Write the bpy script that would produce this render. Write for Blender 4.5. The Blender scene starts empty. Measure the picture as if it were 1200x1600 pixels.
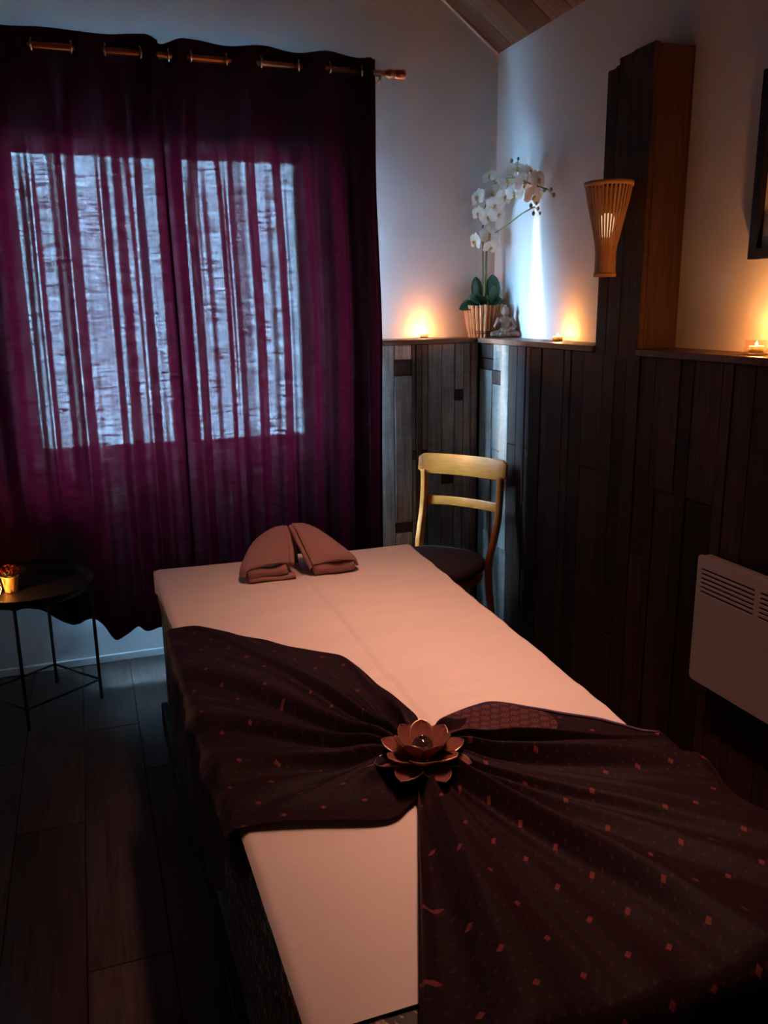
import bpy, bmesh, math, random
from mathutils import Vector, Matrix, noise
random.seed(7)
sc = bpy.context.scene
C = sc.collection
PI = math.pi
R = math.radians

# ------------------------------------------------------------------ camera
F_PX, YAW, PITCH, ROLL = 1305.17, 0.3396, 0.2421, -0.0131
CAM = Vector((-1.8958, -3.7359, 1.55))
cd = bpy.data.cameras.new('camera')
cd.sensor_fit = 'VERTICAL'
cd.sensor_height = 36.0
cd.lens = 36.0 * F_PX / 1600.0
cd.clip_start = 0.02
cam = bpy.data.objects.new('camera', cd)
C.objects.link(cam)
fw = Vector((math.sin(YAW) * math.cos(PITCH), math.cos(YAW) * math.cos(PITCH), -math.sin(PITCH)))
rt = Vector((math.cos(YAW), -math.sin(YAW), 0))
up = rt.cross(fw)
r2 = math.cos(ROLL) * rt + math.sin(ROLL) * up
u2 = -math.sin(ROLL) * rt + math.cos(ROLL) * up
m = Matrix((r2, u2, -fw)).transposed().to_4x4()
m.translation = CAM
cam.matrix_world = m
sc.camera = cam

# ------------------------------------------------------------------ world, sun, lamps, exposure
SKY = 195.0
world = bpy.data.worlds.new('overcast_sky')
sc.world = world
world.use_nodes = True
bg = world.node_tree.nodes['Background']
bg.inputs['Color'].default_value = (0.30, 0.63, 1.0, 1)
bg.inputs['Strength'].default_value = SKY

sd = bpy.data.lights.new('hazy_sun', 'SUN')
sd.energy = 6.5
sd.color = (0.86, 0.94, 1.0)
sd.angle = R(4.0)
sun = bpy.data.objects.new('hazy_sun', sd)
C.objects.link(sun)
sun_dir = Vector((1.0, -0.40, -0.12)).normalized()
sun.rotation_euler = sun_dir.to_track_quat('-Z', 'Y').to_euler()

# daylight portal in the window opening (guides sampling of the sky only)
pd = bpy.data.lights.new('window_daylight', 'AREA')
pd.shape = 'RECTANGLE'
pd.size, pd.size_y = 1.32, 1.30
pd.cycles.is_portal = True
po = bpy.data.objects.new('window_daylight', pd)
C.objects.link(po)
po.location = (-1.53, 0.095, 1.565)
po.rotation_euler = Vector((0, -1, 0)).to_track_quat('-Z', 'Z').to_euler()

# warm fill light added over the bed, out of view; its long shape is invented
fd = bpy.data.lights.new('added_bed_fill', 'AREA')
fd.shape = 'RECTANGLE'
fd.size, fd.size_y = 0.14, 1.9
fd.energy = 7.6
fd.color = (1.0, 0.475, 0.335)
fd.spread = R(51)
fo = bpy.data.objects.new('added_bed_fill', fd)
C.objects.link(fo)
fo.location = (-1.17, -2.0, 2.95)
fo.rotation_euler = (0, R(-3), 0)

sc.view_settings.view_transform = 'Standard'
sc.view_settings.look = 'None'
sc.view_settings.gamma = 1.0
sc.view_settings.use_curve_mapping = False
sc.view_settings.exposure = 0.0
sc.cycles.use_denoising = True
sc.cycles.max_bounces = 10
sc.cycles.diffuse_bounces = 4
sc.cycles.transparent_max_bounces = 16
sc.cycles.sample_clamp_indirect = 40.0

# ------------------------------------------------------------------ helpers
def link(o, parent=None):
    C.objects.link(o)
    if parent is not None:
        o.parent = parent
    return o

def mesh_obj(name, verts, faces, mat, parent=None, smooth=False, uvs=None):
    me = bpy.data.meshes.new(name)
    me.from_pydata([tuple(v) for v in verts], [], faces)
    me.update()
    if smooth:
        for p in me.polygons:
            p.use_smooth = True
    if uvs is not None:
        l = me.uv_layers.new(name='UVMap')
        for lp in me.loops:
            l.data[lp.index].uv = uvs[lp.vertex_index]
    if mat is not None:
        me.materials.append(mat)
    return link(bpy.data.objects.new(name, me), parent)

def bm_obj(name, bm, mat, parent=None, smooth=False):
    me = bpy.data.meshes.new(name)
    bmesh.ops.recalc_face_normals(bm, faces=bm.faces[:])
    bm.to_mesh(me)
    bm.free()
    if smooth:
        for p in me.polygons:
            p.use_smooth = True
    if mat is not None:
        me.materials.append(mat)
    return link(bpy.data.objects.new(name, me), parent)

def thing(name, label, cat, loc=(0, 0, 0), rz=0.0, group=None):
    o = bpy.data.objects.new(name, None)
    o.empty_display_size = 0.05
    link(o)
    o.location = loc
    o.rotation_euler = (0, 0, rz)
    return tag(o, label, cat, group)

def tag(o, label, cat=None, group=None, kind=None):
    o['label'] = label
    if cat:
        o['category'] = cat
    if group:
        o['group'] = group
    if kind:
        o['kind'] = kind
    return o

def struct(o, label):
    o['kind'] = 'structure'
    o['label'] = label
    return o

def bx(bm, x0, x1, y0, y1, z0, z1, bev=0.0, seg=1):
    r = bmesh.ops.create_cube(bm, size=1.0)
    vs = r['verts']
    for v in vs:
        v.co = Vector(((x0 + x1) / 2 + v.co.x * (x1 - x0), (y0 + y1) / 2 + v.co.y * (y1 - y0), (z0 + z1) / 2 + v.co.z * (z1 - z0)))
    if bev > 0:
        es = list({e for v in vs for e in v.link_edges})
        bmesh.ops.bevel(bm, geom=es, offset=bev, segments=seg, profile=0.5, affect='EDGES', clamp_overlap=True)
    return bm

def box(name, x0, x1, y0, y1, z0, z1, mat, parent=None, bev=0.0, seg=1, smooth=False):
    return bm_obj(name, bx(bmesh.new(), x0, x1, y0, y1, z0, z1, bev, seg), mat, parent, smooth)

def lathe_geo(prof, n=24, c=(0, 0, 0), closed_ends=True):
    vs, fs = [], []
    k = len(prof)
    for i in range(n):
        a = 2 * PI * i / n
        for (r, z) in prof:
            vs.append((c[0] + r * math.cos(a), c[1] + r * math.sin(a), c[2] + z))
    for i in range(n):
        j = (i + 1) % n
        for q in range(k - 1):
            fs.append((i * k + q, j * k + q, j * k + q + 1, i * k + q + 1))
    if closed_ends:
        if prof[0][0] > 1e-6:
            fs.append(tuple(i * k for i in reversed(range(n))))
        if prof[-1][0] > 1e-6:
            fs.append(tuple(i * k + k - 1 for i in range(n)))
    return vs, fs

def lathe(name, prof, mat, parent=None, n=24, c=(0, 0, 0), smooth=True, closed_ends=True):
    v, f = lathe_geo(prof, n, c, closed_ends)
    return mesh_obj(name, v, f, mat, parent, smooth)

def tube_geo(pts, rad, n=8, cap=True):
    pts = [Vector(p) for p in pts]
    rads = rad if isinstance(rad, (list, tuple)) else [rad] * len(pts)
    vs, fs = [], []
    t0 = (pts[1] - pts[0]).normalized()
    ref = Vector((0, 0, 1)) if abs(t0.z) < 0.9 else Vector((1, 0, 0))
    nrm = t0.cross(ref).normalized()
    for i, p in enumerate(pts):
        t = (pts[min(i + 1, len(pts) - 1)] - pts[max(i - 1, 0)]).normalized()
        nrm = (nrm - t * nrm.dot(t)).normalized()
        b = t.cross(nrm)
        for k in range(n):
            a = 2 * PI * k / n
            vs.append(p + (nrm * math.cos(a) + b * math.sin(a)) * rads[i])
    for i in range(len(pts) - 1):
        for k in range(n):
            k2 = (k + 1) % n
            fs.append((i * n + k, i * n + k2, (i + 1) * n + k2, (i + 1) * n + k))
    if cap:
        fs.append(tuple(reversed(range(n))))
        fs.append(tuple((len(pts) - 1) * n + k for k in range(n)))
    return vs, fs

def tube(name, pts, rad, mat, parent=None, n=8, smooth=True):
    v, f = tube_geo(pts, rad, n)
    return mesh_obj(name, v, f, mat, parent, smooth)

def ring_geo(c, axis, R0, r0, n=20, k=8):
    axis = Vector(axis).normalized()
    ref = Vector((0, 0, 1)) if abs(axis.z) < 0.9 else Vector((1, 0, 0))
    a1 = axis.cross(ref).normalized()
    a2 = axis.cross(a1)
    vs, fs = [], []
    for i in range(n):
        a = 2 * PI * i / n
        d = a1 * math.cos(a) + a2 * math.sin(a)
        for q in range(k):
            b = 2 * PI * q / k
            vs.append(Vector(c) + d * (R0 + r0 * math.cos(b)) + axis * r0 * math.sin(b))
    for i in range(n):
        j = (i + 1) % n
        for q in range(k):
            p = (q + 1) % k
            fs.append((i * k + q, j * k + q, j * k + p, i * k + p))
    return vs, fs

def grid_faces(nu, nv):
    return [(i * nv + j, (i + 1) * nv + j, (i + 1) * nv + j + 1, i * nv + j + 1) for i in range(nu - 1) for j in range(nv - 1)]

def solidify(o, t, offset=0.0):
    md = o.modifiers.new('thickness', 'SOLIDIFY')
    md.thickness = t
    md.offset = offset
    return o

def subsurf(o, lv=1):
    md = o.modifiers.new('smooth', 'SUBSURF')
    md.levels = lv
    md.render_levels = lv
    return o

def lerp(a, b, t):
    return a + (b - a) * t

def sstep(a, b, x):
    t = max(0.0, min(1.0, (x - a) / (b - a)))
    return t * t * (3 - 2 * t)

def interp(tab, x):
    if x <= tab[0][0]:
        return tab[0][1]
    for (x0, y0), (x1, y1) in zip(tab, tab[1:]):
        if x <= x1:
            return lerp(y0, y1, (x - x0) / (x1 - x0))
    return tab[-1][1]

def catmull(pts, per=6):
    P = [Vector(p) for p in pts]
    P = [P[0] * 2 - P[1]] + P + [P[-1] * 2 - P[-2]]
    out = []
    for i in range(1, len(P) - 2):
        for k in range(per):
            t = k / per
            a, b, c, d = P[i - 1], P[i], P[i + 1], P[i + 2]
            out.append(0.5 * ((2 * b) + (c - a) * t + (2 * a - 5 * b + 4 * c - d) * t * t + (3 * b - a - 3 * c + d) * t ** 3))
    out.append(P[-2])
    return out

# ------------------------------------------------------------------ materials
def new_mat(name):
    mt = bpy.data.materials.new(name)
    mt.use_nodes = True
    nt = mt.node_tree
    return mt, nt, nt.nodes['Principled BSDF'], nt.nodes, nt.links

def plain(name, col, rough=0.6, metal=0.0, noise_amt=0.12, scale=30.0, bump=0.0, spec=0.3):
    mt, nt, b, N, L = new_mat(name)
    b.inputs['Roughness'].default_value = rough
    b.inputs['Metallic'].default_value = metal
    b.inputs['Specular IOR Level'].default_value = spec
    tc = N.new('ShaderNodeTexCoord')
    nz = N.new('ShaderNodeTexNoise')
    nz.inputs['Scale'].default_value = scale
    nz.inputs['Detail'].default_value = 4
    L.new(tc.outputs['Object'], nz.inputs['Vector'])
    mx = N.new('ShaderNodeMix')
    mx.data_type = 'RGBA'
    mx.inputs['A'].default_value = tuple(c * (1 - noise_amt) for c in col) + (1,)
    mx.inputs['B'].default_value = tuple(min(1, c * (1 + noise_amt)) for c in col) + (1,)
    L.new(nz.outputs['Fac'], mx.inputs['Factor'])
    L.new(mx.outputs['Result'], b.inputs['Base Color'])
    if bump > 0:
        bp = N.new('ShaderNodeBump')
        bp.inputs['Strength'].default_value = 0.6
        bp.inputs['Distance'].default_value = bump
        L.new(nz.outputs['Fac'], bp.inputs['Height'])
        L.new(bp.outputs['Normal'], b.inputs['Normal'])
    return mt

def wood(name, dark, light, rough=0.55, stretch=(30, 30, 1.6), bump=0.0012, vary=0.5, saw=False, spec=0.3):
    """grain along the axis with the small stretch value; every board gets its own tone"""
    mt, nt, b, N, L = new_mat(name)
    b.inputs['Roughness'].default_value = rough
    b.inputs['Specular IOR Level'].default_value = spec
    tc = N.new('ShaderNodeTexCoord')
    oi = N.new('ShaderNodeObjectInfo')
    ad = N.new('ShaderNodeVectorMath'); ad.operation = 'MULTIPLY_ADD'
    ad.inputs[1].default_value = (1, 1, 1)
    mu = N.new('ShaderNodeMath'); mu.operation = 'MULTIPLY'; mu.inputs[1].default_value = 37.0
    L.new(oi.outputs['Random'], mu.inputs[0])
    L.new(tc.outputs['Object'], ad.inputs[0])
    L.new(mu.outputs[0], ad.inputs[2])
    mp = N.new('ShaderNodeMapping')
    mp.inputs['Scale'].default_value = stretch
    L.new(ad.outputs[0], mp.inputs['Vector'])
    nz = N.new('ShaderNodeTexNoise')
    nz.inputs['Scale'].default_value = 3.0
    nz.inputs['Detail'].default_value = 7
    nz.inputs['Roughness'].default_value = 0.65
    nz.inputs['Distortion'].default_value = 0.6
    L.new(mp.outputs[0], nz.inputs['Vector'])
    cr = N.new('ShaderNodeValToRGB')
    cr.color_ramp.elements[0].position = 0.3
    cr.color_ramp.elements[0].color = tuple(dark) + (1,)
    cr.color_ramp.elements[1].position = 0.72
    cr.color_ramp.elements[1].color = tuple(light) + (1,)
    L.new(nz.outputs['Fac'], cr.inputs['Fac'])
    mr = N.new('ShaderNodeMapRange')
    mr.inputs['To Min'].default_value = 1 - vary
    mr.inputs['To Max'].default_value = 1 + vary
    L.new(oi.outputs['Random'], mr.inputs['Value'])
    vm = N.new('ShaderNodeVectorMath'); vm.operation = 'SCALE'
    L.new(cr.outputs['Color'], vm.inputs[0])
    L.new(mr.outputs['Result'], vm.inputs['Scale'])
    col = vm.outputs[0]
    hgt = nz.outputs['Fac']
    if saw:
        # rough saw marks across the boards and large weathered blotches
        m2 = N.new('ShaderNodeMapping'); m2.inputs['Scale'].default_value = (10, 10, 42)
        L.new(ad.outputs[0], m2.inputs['Vector'])
        n2 = N.new('ShaderNodeTexNoise'); n2.inputs['Scale'].default_value = 1.6; n2.inputs['Detail'].default_value = 4
        L.new(m2.outputs[0], n2.inputs['Vector'])
        n3 = N.new('ShaderNodeTexNoise'); n3.inputs['Scale'].default_value = 5.0; n3.inputs['Detail'].default_value = 5
        L.new(ad.outputs[0], n3.inputs['Vector'])
        am = N.new('ShaderNodeMath'); am.operation = 'ADD'
        hf = N.new('ShaderNodeMath'); hf.operation = 'MULTIPLY_ADD'; hf.inputs[1].default_value = 0.4; hf.inputs[2].default_value = 0.3
        L.new(n2.outputs['Fac'], hf.inputs[0])
        L.new(hf.outputs[0], am.inputs[0]); L.new(n3.outputs['Fac'], am.inputs[1])
        r2_ = N.new('ShaderNodeMapRange')
        r2_.inputs['From Min'].default_value = 0.7; r2_.inputs['From Max'].default_value = 1.3
        r2_.inputs['To Min'].default_value = 0.55; r2_.inputs['To Max'].default_value = 1.4
        L.new(am.outputs[0], r2_.inputs['Value'])
        v2 = N.new('ShaderNodeVectorMath'); v2.operation = 'SCALE'
        L.new(col, v2.inputs[0]); L.new(r2_.outputs['Result'], v2.inputs['Scale'])
        col = v2.outputs[0]
        ah = N.new('ShaderNodeMath'); ah.operation = 'ADD'
        L.new(nz.outputs['Fac'], ah.inputs[0]); L.new(n2.outputs['Fac'], ah.inputs[1])
        hgt = ah.outputs[0]
    L.new(col, b.inputs['Base Color'])
    bp = N.new('ShaderNodeBump'); bp.inputs['Strength'].default_value = 0.7; bp.inputs['Distance'].default_value = bump
    L.new(hgt, bp.inputs['Height']); L.new(bp.outputs['Normal'], b.inputs['Normal'])
    return mt

def emis(name, col, strength):
    mt, nt, b, N, L = new_mat(name)
    e = N.new('ShaderNodeEmission')
    e.inputs['Color'].default_value = tuple(col) + (1,)
    e.inputs['Strength'].default_value = strength
    L.new(e.outputs[0], N['Material Output'].inputs['Surface'])
    return mt

def mat_plaster(name, col):
    mt, nt, b, N, L = new_mat(name)
    b.inputs['Roughness'].default_value = 0.85
    b.inputs['Specular IOR Level'].default_value = 0.15
    tc = N.new('ShaderNodeTexCoord')
    n1 = N.new('ShaderNodeTexNoise'); n1.inputs['Scale'].default_value = 2.2; n1.inputs['Detail'].default_value = 6
    L.new(tc.outputs['Object'], n1.inputs['Vector'])
    mx = N.new('ShaderNodeMix'); mx.data_type = 'RGBA'
    mx.inputs['A'].default_value = tuple(c * 0.9 for c in col) + (1,)
    mx.inputs['B'].default_value = tuple(min(1, c * 1.08) for c in col) + (1,)
    L.new(n1.outputs['Fac'], mx.inputs['Factor'])
    L.new(mx.outputs['Result'], b.inputs['Base Color'])
    n2 = N.new('ShaderNodeTexNoise'); n2.inputs['Scale'].default_value = 26; n2.inputs['Detail'].default_value = 6
    L.new(tc.outputs['Object'], n2.inputs['Vector'])
    bp = N.new('ShaderNodeBump'); bp.inputs['Strength'].default_value = 0.35; bp.inputs['Distance'].default_value = 0.004
    L.new(n2.outputs['Fac'], bp.inputs['Height']); L.new(bp.outputs['Normal'], b.inputs['Normal'])
    return mt

def mat_curtain():
    """loosely woven plum cloth: dyed threads scatter daylight through, open gaps in the weave let it pass straight"""
    mt, nt, b, N, L = new_mat('plum_curtain_cloth')
    N.remove(b)
    uv = N.new('ShaderNodeUVMap'); uv.uv_map = 'UVMap'
    def noise_(scale, sx, sy, det=3):
        mp = N.new('ShaderNodeMapping'); mp.inputs['Scale'].default_value = (sx, sy, 1)
        L.new(uv.outputs[0], mp.inputs['Vector'])
        n = N.new('ShaderNodeTexNoise'); n.inputs['Scale'].default_value = scale; n.inputs['Detail'].default_value = det
        n.inputs['Roughness'].default_value = 0.6
        L.new(mp.outputs[0], n.inputs['Vector'])
        return n.outputs['Fac']
    a = noise_(1.0, 12, 95, 4)      # weft slubs
    c = noise_(1.0, 90, 60, 2)      # warp threads
    d = noise_(1.0, 5, 9, 3)         # uneven density
    def rng(src, lo, hi, to0, to1):
        n = N.new('ShaderNodeMapRange')
        n.inputs['From Min'].default_value = lo; n.inputs['From Max'].default_value = hi
        n.inputs['To Min'].default_value = to0; n.inputs['To Max'].default_value = to1
        L.new(src, n.inputs['Value'])
        return n.outputs['Result']
    mul = N.new('ShaderNodeMath'); mul.operation = 'MULTIPLY'
    L.new(rng(a, 0.36, 0.64, 0.10, 1.0), mul.inputs[0]); L.new(rng(c, 0.3, 0.7, 0.55, 1.0), mul.inputs[1])
    mul2 = N.new('ShaderNodeMath'); mul2.operation = 'MULTIPLY'
    L.new(mul.outputs[0], mul2.inputs[0]); L.new(rng(d, 0.3, 0.7, 0.0056, 0.0095), mul2.inputs[1])
    # threads have thickness: the gaps close where light crosses the cloth obliquely
    geo = N.new('ShaderNodeNewGeometry')
    dot = N.new('ShaderNodeVectorMath'); dot.operation = 'DOT_PRODUCT'
    L.new(geo.outputs['Normal'], dot.inputs[0]); L.new(geo.outputs['Incoming'], dot.inputs[1])
    ab = N.new('ShaderNodeMath'); ab.operation = 'ABSOLUTE'; L.new(dot.outputs['Value'], ab.inputs[0])
    op = N.new('ShaderNodeMapRange'); op.interpolation_type = 'SMOOTHSTEP'
    op.inputs['From Min'].default_value = 0.74; op.inputs['From Max'].default_value = 0.96
    op.inputs['To Min'].default_value = 0.04; op.inputs['To Max'].default_value = 1.0
    L.new(ab.outputs[0], op.inputs['Value'])
    fac = N.new('ShaderNodeMath'); fac.operation = 'MULTIPLY'
    L.new(mul2.outputs[0], fac.inputs[0]); L.new(op.outputs['Result'], fac.inputs[1])
    tl = N.new('ShaderNodeBsdfTranslucent'); tl.inputs['Color'].default_value = (0.88, 0.034, 0.115, 1)
    df = N.new('ShaderNodeBsdfDiffuse'); df.inputs['Color'].default_value = (0.020, 0.006, 0.010, 1)
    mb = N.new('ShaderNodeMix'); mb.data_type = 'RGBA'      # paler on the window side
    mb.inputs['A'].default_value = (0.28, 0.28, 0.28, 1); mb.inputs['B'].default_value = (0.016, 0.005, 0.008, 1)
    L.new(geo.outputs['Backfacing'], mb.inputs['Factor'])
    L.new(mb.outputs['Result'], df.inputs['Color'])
    dk = N.new('ShaderNodeMixShader')
    mt2 = N.new('ShaderNodeMapRange')
    mt2.inputs['From Min'].default_value = 0.3; mt2.inputs['From Max'].default_value = 0.7
    mt2.inputs['To Min'].default_value = 0.0016; mt2.inputs['To Max'].default_value = 0.0050
    L.new(a, mt2.inputs['Value'])
    L.new(mt2.outputs['Result'], dk.inputs['Fac'])
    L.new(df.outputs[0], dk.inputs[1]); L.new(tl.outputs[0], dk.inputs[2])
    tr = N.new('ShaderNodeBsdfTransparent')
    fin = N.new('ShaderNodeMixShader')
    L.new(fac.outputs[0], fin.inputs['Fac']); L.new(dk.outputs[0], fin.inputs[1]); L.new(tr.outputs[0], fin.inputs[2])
    L.new(fin.outputs[0], N['Material Output'].inputs['Surface'])
    return mt

def mat_sarong(name, base, sheen, dot_col, cell=0.062, dot_r=0.16, dense=False):
    mt, nt, b, N, L = new_mat(name)
    b.inputs['Roughness'].default_value = 0.6
    b.inputs['Specular IOR Level'].default_value = 0.10
    b.inputs['Sheen Weight'].default_value = 0.07
    b.inputs['Sheen Roughness'].default_value = 0.45
    b.inputs['Sheen Tint'].default_value = (0.75, 0.42, 0.5, 1)
    uv = N.new('ShaderNodeUVMap'); uv.uv_map = 'UVMap'
    def M(op, a_, b_=None):
        n = N.new('ShaderNodeMath'); n.operation = op
        for i, v in enumerate((a_, b_)):
            if v is None:
                continue
            if isinstance(v, (int, float)):
                n.inputs[i].default_value = v
            else:
                L.new(v, n.inputs[i])
        return n.outputs[0]
    sp = N.new('ShaderNodeSeparateXYZ')
    L.new(uv.outputs[0], sp.inputs[0])
    def diamonds(cell_, rad_, offx=0.0):
        u = M('DIVIDE', M('ADD', sp.outputs[0], offx), cell_)
        v = M('DIVIDE', sp.outputs[1], cell_)
        row = M('FLOOR', v)
        u2_ = M('ADD', u, M('MULTIPLY', M('MODULO', row, 2.0), 0.5))
        du = M('ABSOLUTE', M('SUBTRACT', M('FRACT', u2_), 0.5))
        dv = M('ABSOLUTE', M('SUBTRACT', M('FRACT', v), 0.5))
        return M('ADD', du, dv)
    dd = diamonds(cell, dot_r)
    mask = M('LESS_THAN', dd, dot_r)
    if dense:
        ringm = M('LESS_THAN', M('ABSOLUTE', M('SUBTRACT', dd, 0.36)), 0.055)
        mask = M('MAXIMUM', mask, ringm)
    small = M('LESS_THAN', diamonds(cell / 3.1, 0.1, 0.01), 0.15)
    nz = N.new('ShaderNodeTexNoise'); nz.inputs['Scale'].default_value = 160; nz.inputs['Detail'].default_value = 3
    L.new(uv.outputs[0], nz.inputs['Vector'])
    mx = N.new('ShaderNodeMix'); mx.data_type = 'RGBA'
    mx.inputs['A'].default_value = tuple(base) + (1,)
    mx.inputs['B'].default_value = tuple(sheen) + (1,)
    L.new(nz.outputs['Fac'], mx.inputs['Factor'])
    m1 = N.new('ShaderNodeMix'); m1.data_type = 'RGBA'
    L.new(M('MULTIPLY', small, 0.35), m1.inputs['Factor'])
    L.new(mx.outputs['Result'], m1.inputs['A'])
    m1.inputs['B'].default_value = tuple(c * 0.5 for c in dot_col) + (1,)
    m2 = N.new('ShaderNodeMix'); m2.data_type = 'RGBA'
    L.new(M('MULTIPLY', mask, M('ADD', 0.35, M('MULTIPLY', nz.outputs['Fac'], 0.9))), m2.inputs['Factor'])
    L.new(m1.outputs['Result'], m2.inputs['A'])
    m2.inputs['B'].default_value = tuple(dot_col) + (1,)
    L.new(m2.outputs['Result'], b.inputs['Base Color'])
    bp = N.new('ShaderNodeBump'); bp.inputs['Strength'].default_value = 0.5; bp.inputs['Distance'].default_value = 0.0008
    L.new(nz.outputs['Fac'], bp.inputs['Height']); L.new(bp.outputs['Normal'], b.inputs['Normal'])
    return mt

def mat_brocade():
    mt, nt, b, N, L = new_mat('dark_brocade')
    b.inputs['Roughness'].default_value = 0.5
    tc = N.new('ShaderNodeTexCoord')
    n = N.new('ShaderNodeTexNoise'); n.inputs['Scale'].default_value = 24; n.inputs['Detail'].default_value = 3; n.inputs['Distortion'].default_value = 2.2
    L.new(tc.outputs['Object'], n.inputs['Vector'])
    cr = N.new('ShaderNodeValToRGB')
    cr.color_ramp.elements[0].position = 0.54; cr.color_ramp.elements[0].color = (0.030, 0.018, 0.014, 1)
    cr.color_ramp.elements[1].position = 0.60; cr.color_ramp.elements[1].color = (0.40, 0.30, 0.22, 1)
    L.new(n.outputs['Fac'], cr.inputs['Fac']); L.new(cr.outputs['Color'], b.inputs['Base Color'])
    return mt

def mat_sheet():
    mt, nt, b, N, L = new_mat('cream_sheet')
    b.inputs['Roughness'].default_value = 0.8
    b.inputs['Specular IOR Level'].default_value = 0.15
    tc = N.new('ShaderNodeTexCoord')
    mp = N.new('ShaderNodeMapping'); mp.inputs['Scale'].default_value = (3, 9, 1)
    L.new(tc.outputs['Object'], mp.inputs['Vector'])
    n = N.new('ShaderNodeTexNoise'); n.inputs['Scale'].default_value = 1.5; n.inputs['Detail'].default_value = 6
    L.new(mp.outputs[0], n.inputs['Vector'])
    mx = N.new('ShaderNodeMix'); mx.data_type = 'RGBA'
    mx.inputs['A'].default_value = (0.66, 0.56, 0.50, 1); mx.inputs['B'].default_value = (0.76, 0.66, 0.60, 1)
    L.new(n.outputs['Fac'], mx.inputs['Factor']); L.new(mx.outputs['Result'], b.inputs['Base Color'])
    # rows of small tufts woven into the cloth
    v = N.new('ShaderNodeTexVoronoi'); v.inputs['Scale'].default_value = 1.0
    m2 = N.new('ShaderNodeMapping'); m2.inputs['Scale'].default_value = (45, 75, 1)
    L.new(tc.outputs['Object'], m2.inputs['Vector']); L.new(m2.outputs[0], v.inputs['Vector'])
    lt = N.new('ShaderNodeMapRange'); lt.inputs['From Min'].default_value = 0.0; lt.inputs['From Max'].default_value = 0.45
    lt.inputs['To Min'].default_value = 1.0; lt.inputs['To Max'].default_value = 0.0
    L.new(v.outputs['Distance'], lt.inputs['Value'])
    n2 = N.new('ShaderNodeTexNoise'); n2.inputs['Scale'].default_value = 14; n2.inputs['Detail'].default_value = 3
    L.new(tc.outputs['Object'], n2.inputs['Vector'])
    th = N.new('ShaderNodeMapRange'); th.inputs['From Min'].default_value = 0.5; th.inputs['From Max'].default_value = 0.62
    L.new(n2.outputs['Fac'], th.inputs['Value'])
    mu = N.new('ShaderNodeMath'); mu.operation = 'MULTIPLY'
    L.new(lt.outputs['Result'], mu.inputs[0]); L.new(th.outputs['Result'], mu.inputs[1])
    ad = N.new('ShaderNodeMath'); ad.operation = 'MULTIPLY_ADD'; ad.inputs[1].default_value = 0.25
    L.new(mu.outputs[0], ad.inputs[0]); L.new(n.outputs['Fac'], ad.inputs[2])
    bp = N.new('ShaderNodeBump'); bp.inputs['Strength'].default_value = 0.5; bp.inputs['Distance'].default_value = 0.006
    L.new(ad.outputs[0], bp.inputs['Height']); L.new(bp.outputs['Normal'], b.inputs['Normal'])
    return mt

def mat_glass(name, col=(1, 1, 1), rough=0.0, mixt=0.75):
    mt, nt, b, N, L = new_mat(name)
    N.remove(b)
    tr = N.new('ShaderNodeBsdfTransparent'); tr.inputs['Color'].default_value = tuple(col) + (1,)
    gl = N.new('ShaderNodeBsdfGlossy'); gl.inputs['Roughness'].default_value = 0.03 + rough
    mx = N.new('ShaderNodeMixShader')
    mx.inputs['Fac'].default_value = 0.07
    L.new(tr.outputs[0], mx.inputs[1]); L.new(gl.outputs[0], mx.inputs[2])
    L.new(mx.outputs[0], N['Material Output'].inputs['Surface'])
    return mt

def mat_thin(name, col, trans, rough=0.5, vein=0.0):
    """thin petals, shells and shades: diffuse plus light glowing through"""
    mt, nt, b, N, L = new_mat(name)
    b.inputs['Roughness'].default_value = rough
    tc = N.new('ShaderNodeTexCoord')
    n = N.new('ShaderNodeTexNoise'); n.inputs['Scale'].default_value = 60; n.inputs['Detail'].default_value = 3
    L.new(tc.outputs['Object'], n.inputs['Vector'])
    mx = N.new('ShaderNodeMix'); mx.data_type = 'RGBA'
    mx.inputs['A'].default_value = tuple(c * 0.85 for c in col) + (1,); mx.inputs['B'].default_value = tuple(min(1, c * 1.12) for c in col) + (1,)
    L.new(n.outputs['Fac'], mx.inputs['Factor']); L.new(mx.outputs['Result'], b.inputs['Base Color'])
    tl = N.new('ShaderNodeBsdfTranslucent')
    L.new(mx.outputs['Result'], tl.inputs['Color'])
    ms = N.new('ShaderNodeMixShader'); ms.inputs['Fac'].default_value = trans
    L.new(b.outputs[0], ms.inputs[1]); L.new(tl.outputs[0], ms.inputs[2])
    L.new(ms.outputs[0], N['Material Output'].inputs['Surface'])
    return mt

M_WALL = mat_plaster('white_plaster', (0.66, 0.63, 0.60))
M_FLOOR = wood('dark_floor_board', (0.028, 0.019, 0.016), (0.085, 0.060, 0.050), rough=0.32, stretch=(24, 1.4, 24), bump=0.0006, vary=0.25)
M_CEIL = wood('pine_ceiling_board', (0.11, 0.050, 0.026), (0.24, 0.12, 0.062), rough=0.55, stretch=(1.4, 22, 1.4), vary=0.28)
M_PLANK = wood('weathered_plank', (0.18, 0.14, 0.118), (0.50, 0.40, 0.345), rough=0.75, stretch=(26, 26, 1.3), bump=0.0025, vary=0.25, saw=True, spec=0.15)
M_PLANK_R = wood('stained_plank', (0.020, 0.0078, 0.0050), (0.062, 0.029, 0.018), rough=0.65, stretch=(26, 26, 1.3), bump=0.002, vary=0.45, saw=True, spec=0.2)
M_PATCH = wood('dark_stained_plank', (0.028, 0.010, 0.007), (0.066, 0.028, 0.019), rough=0.7, stretch=(26, 26, 1.3), bump=0.0015, vary=0.2)
M_PALE = wood('pale_plank', (0.15, 0.115, 0.095), (0.30, 0.24, 0.20), rough=0.75, stretch=(26, 26, 1.3), bump=0.002, vary=0.2, saw=True, spec=0.15)
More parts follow.
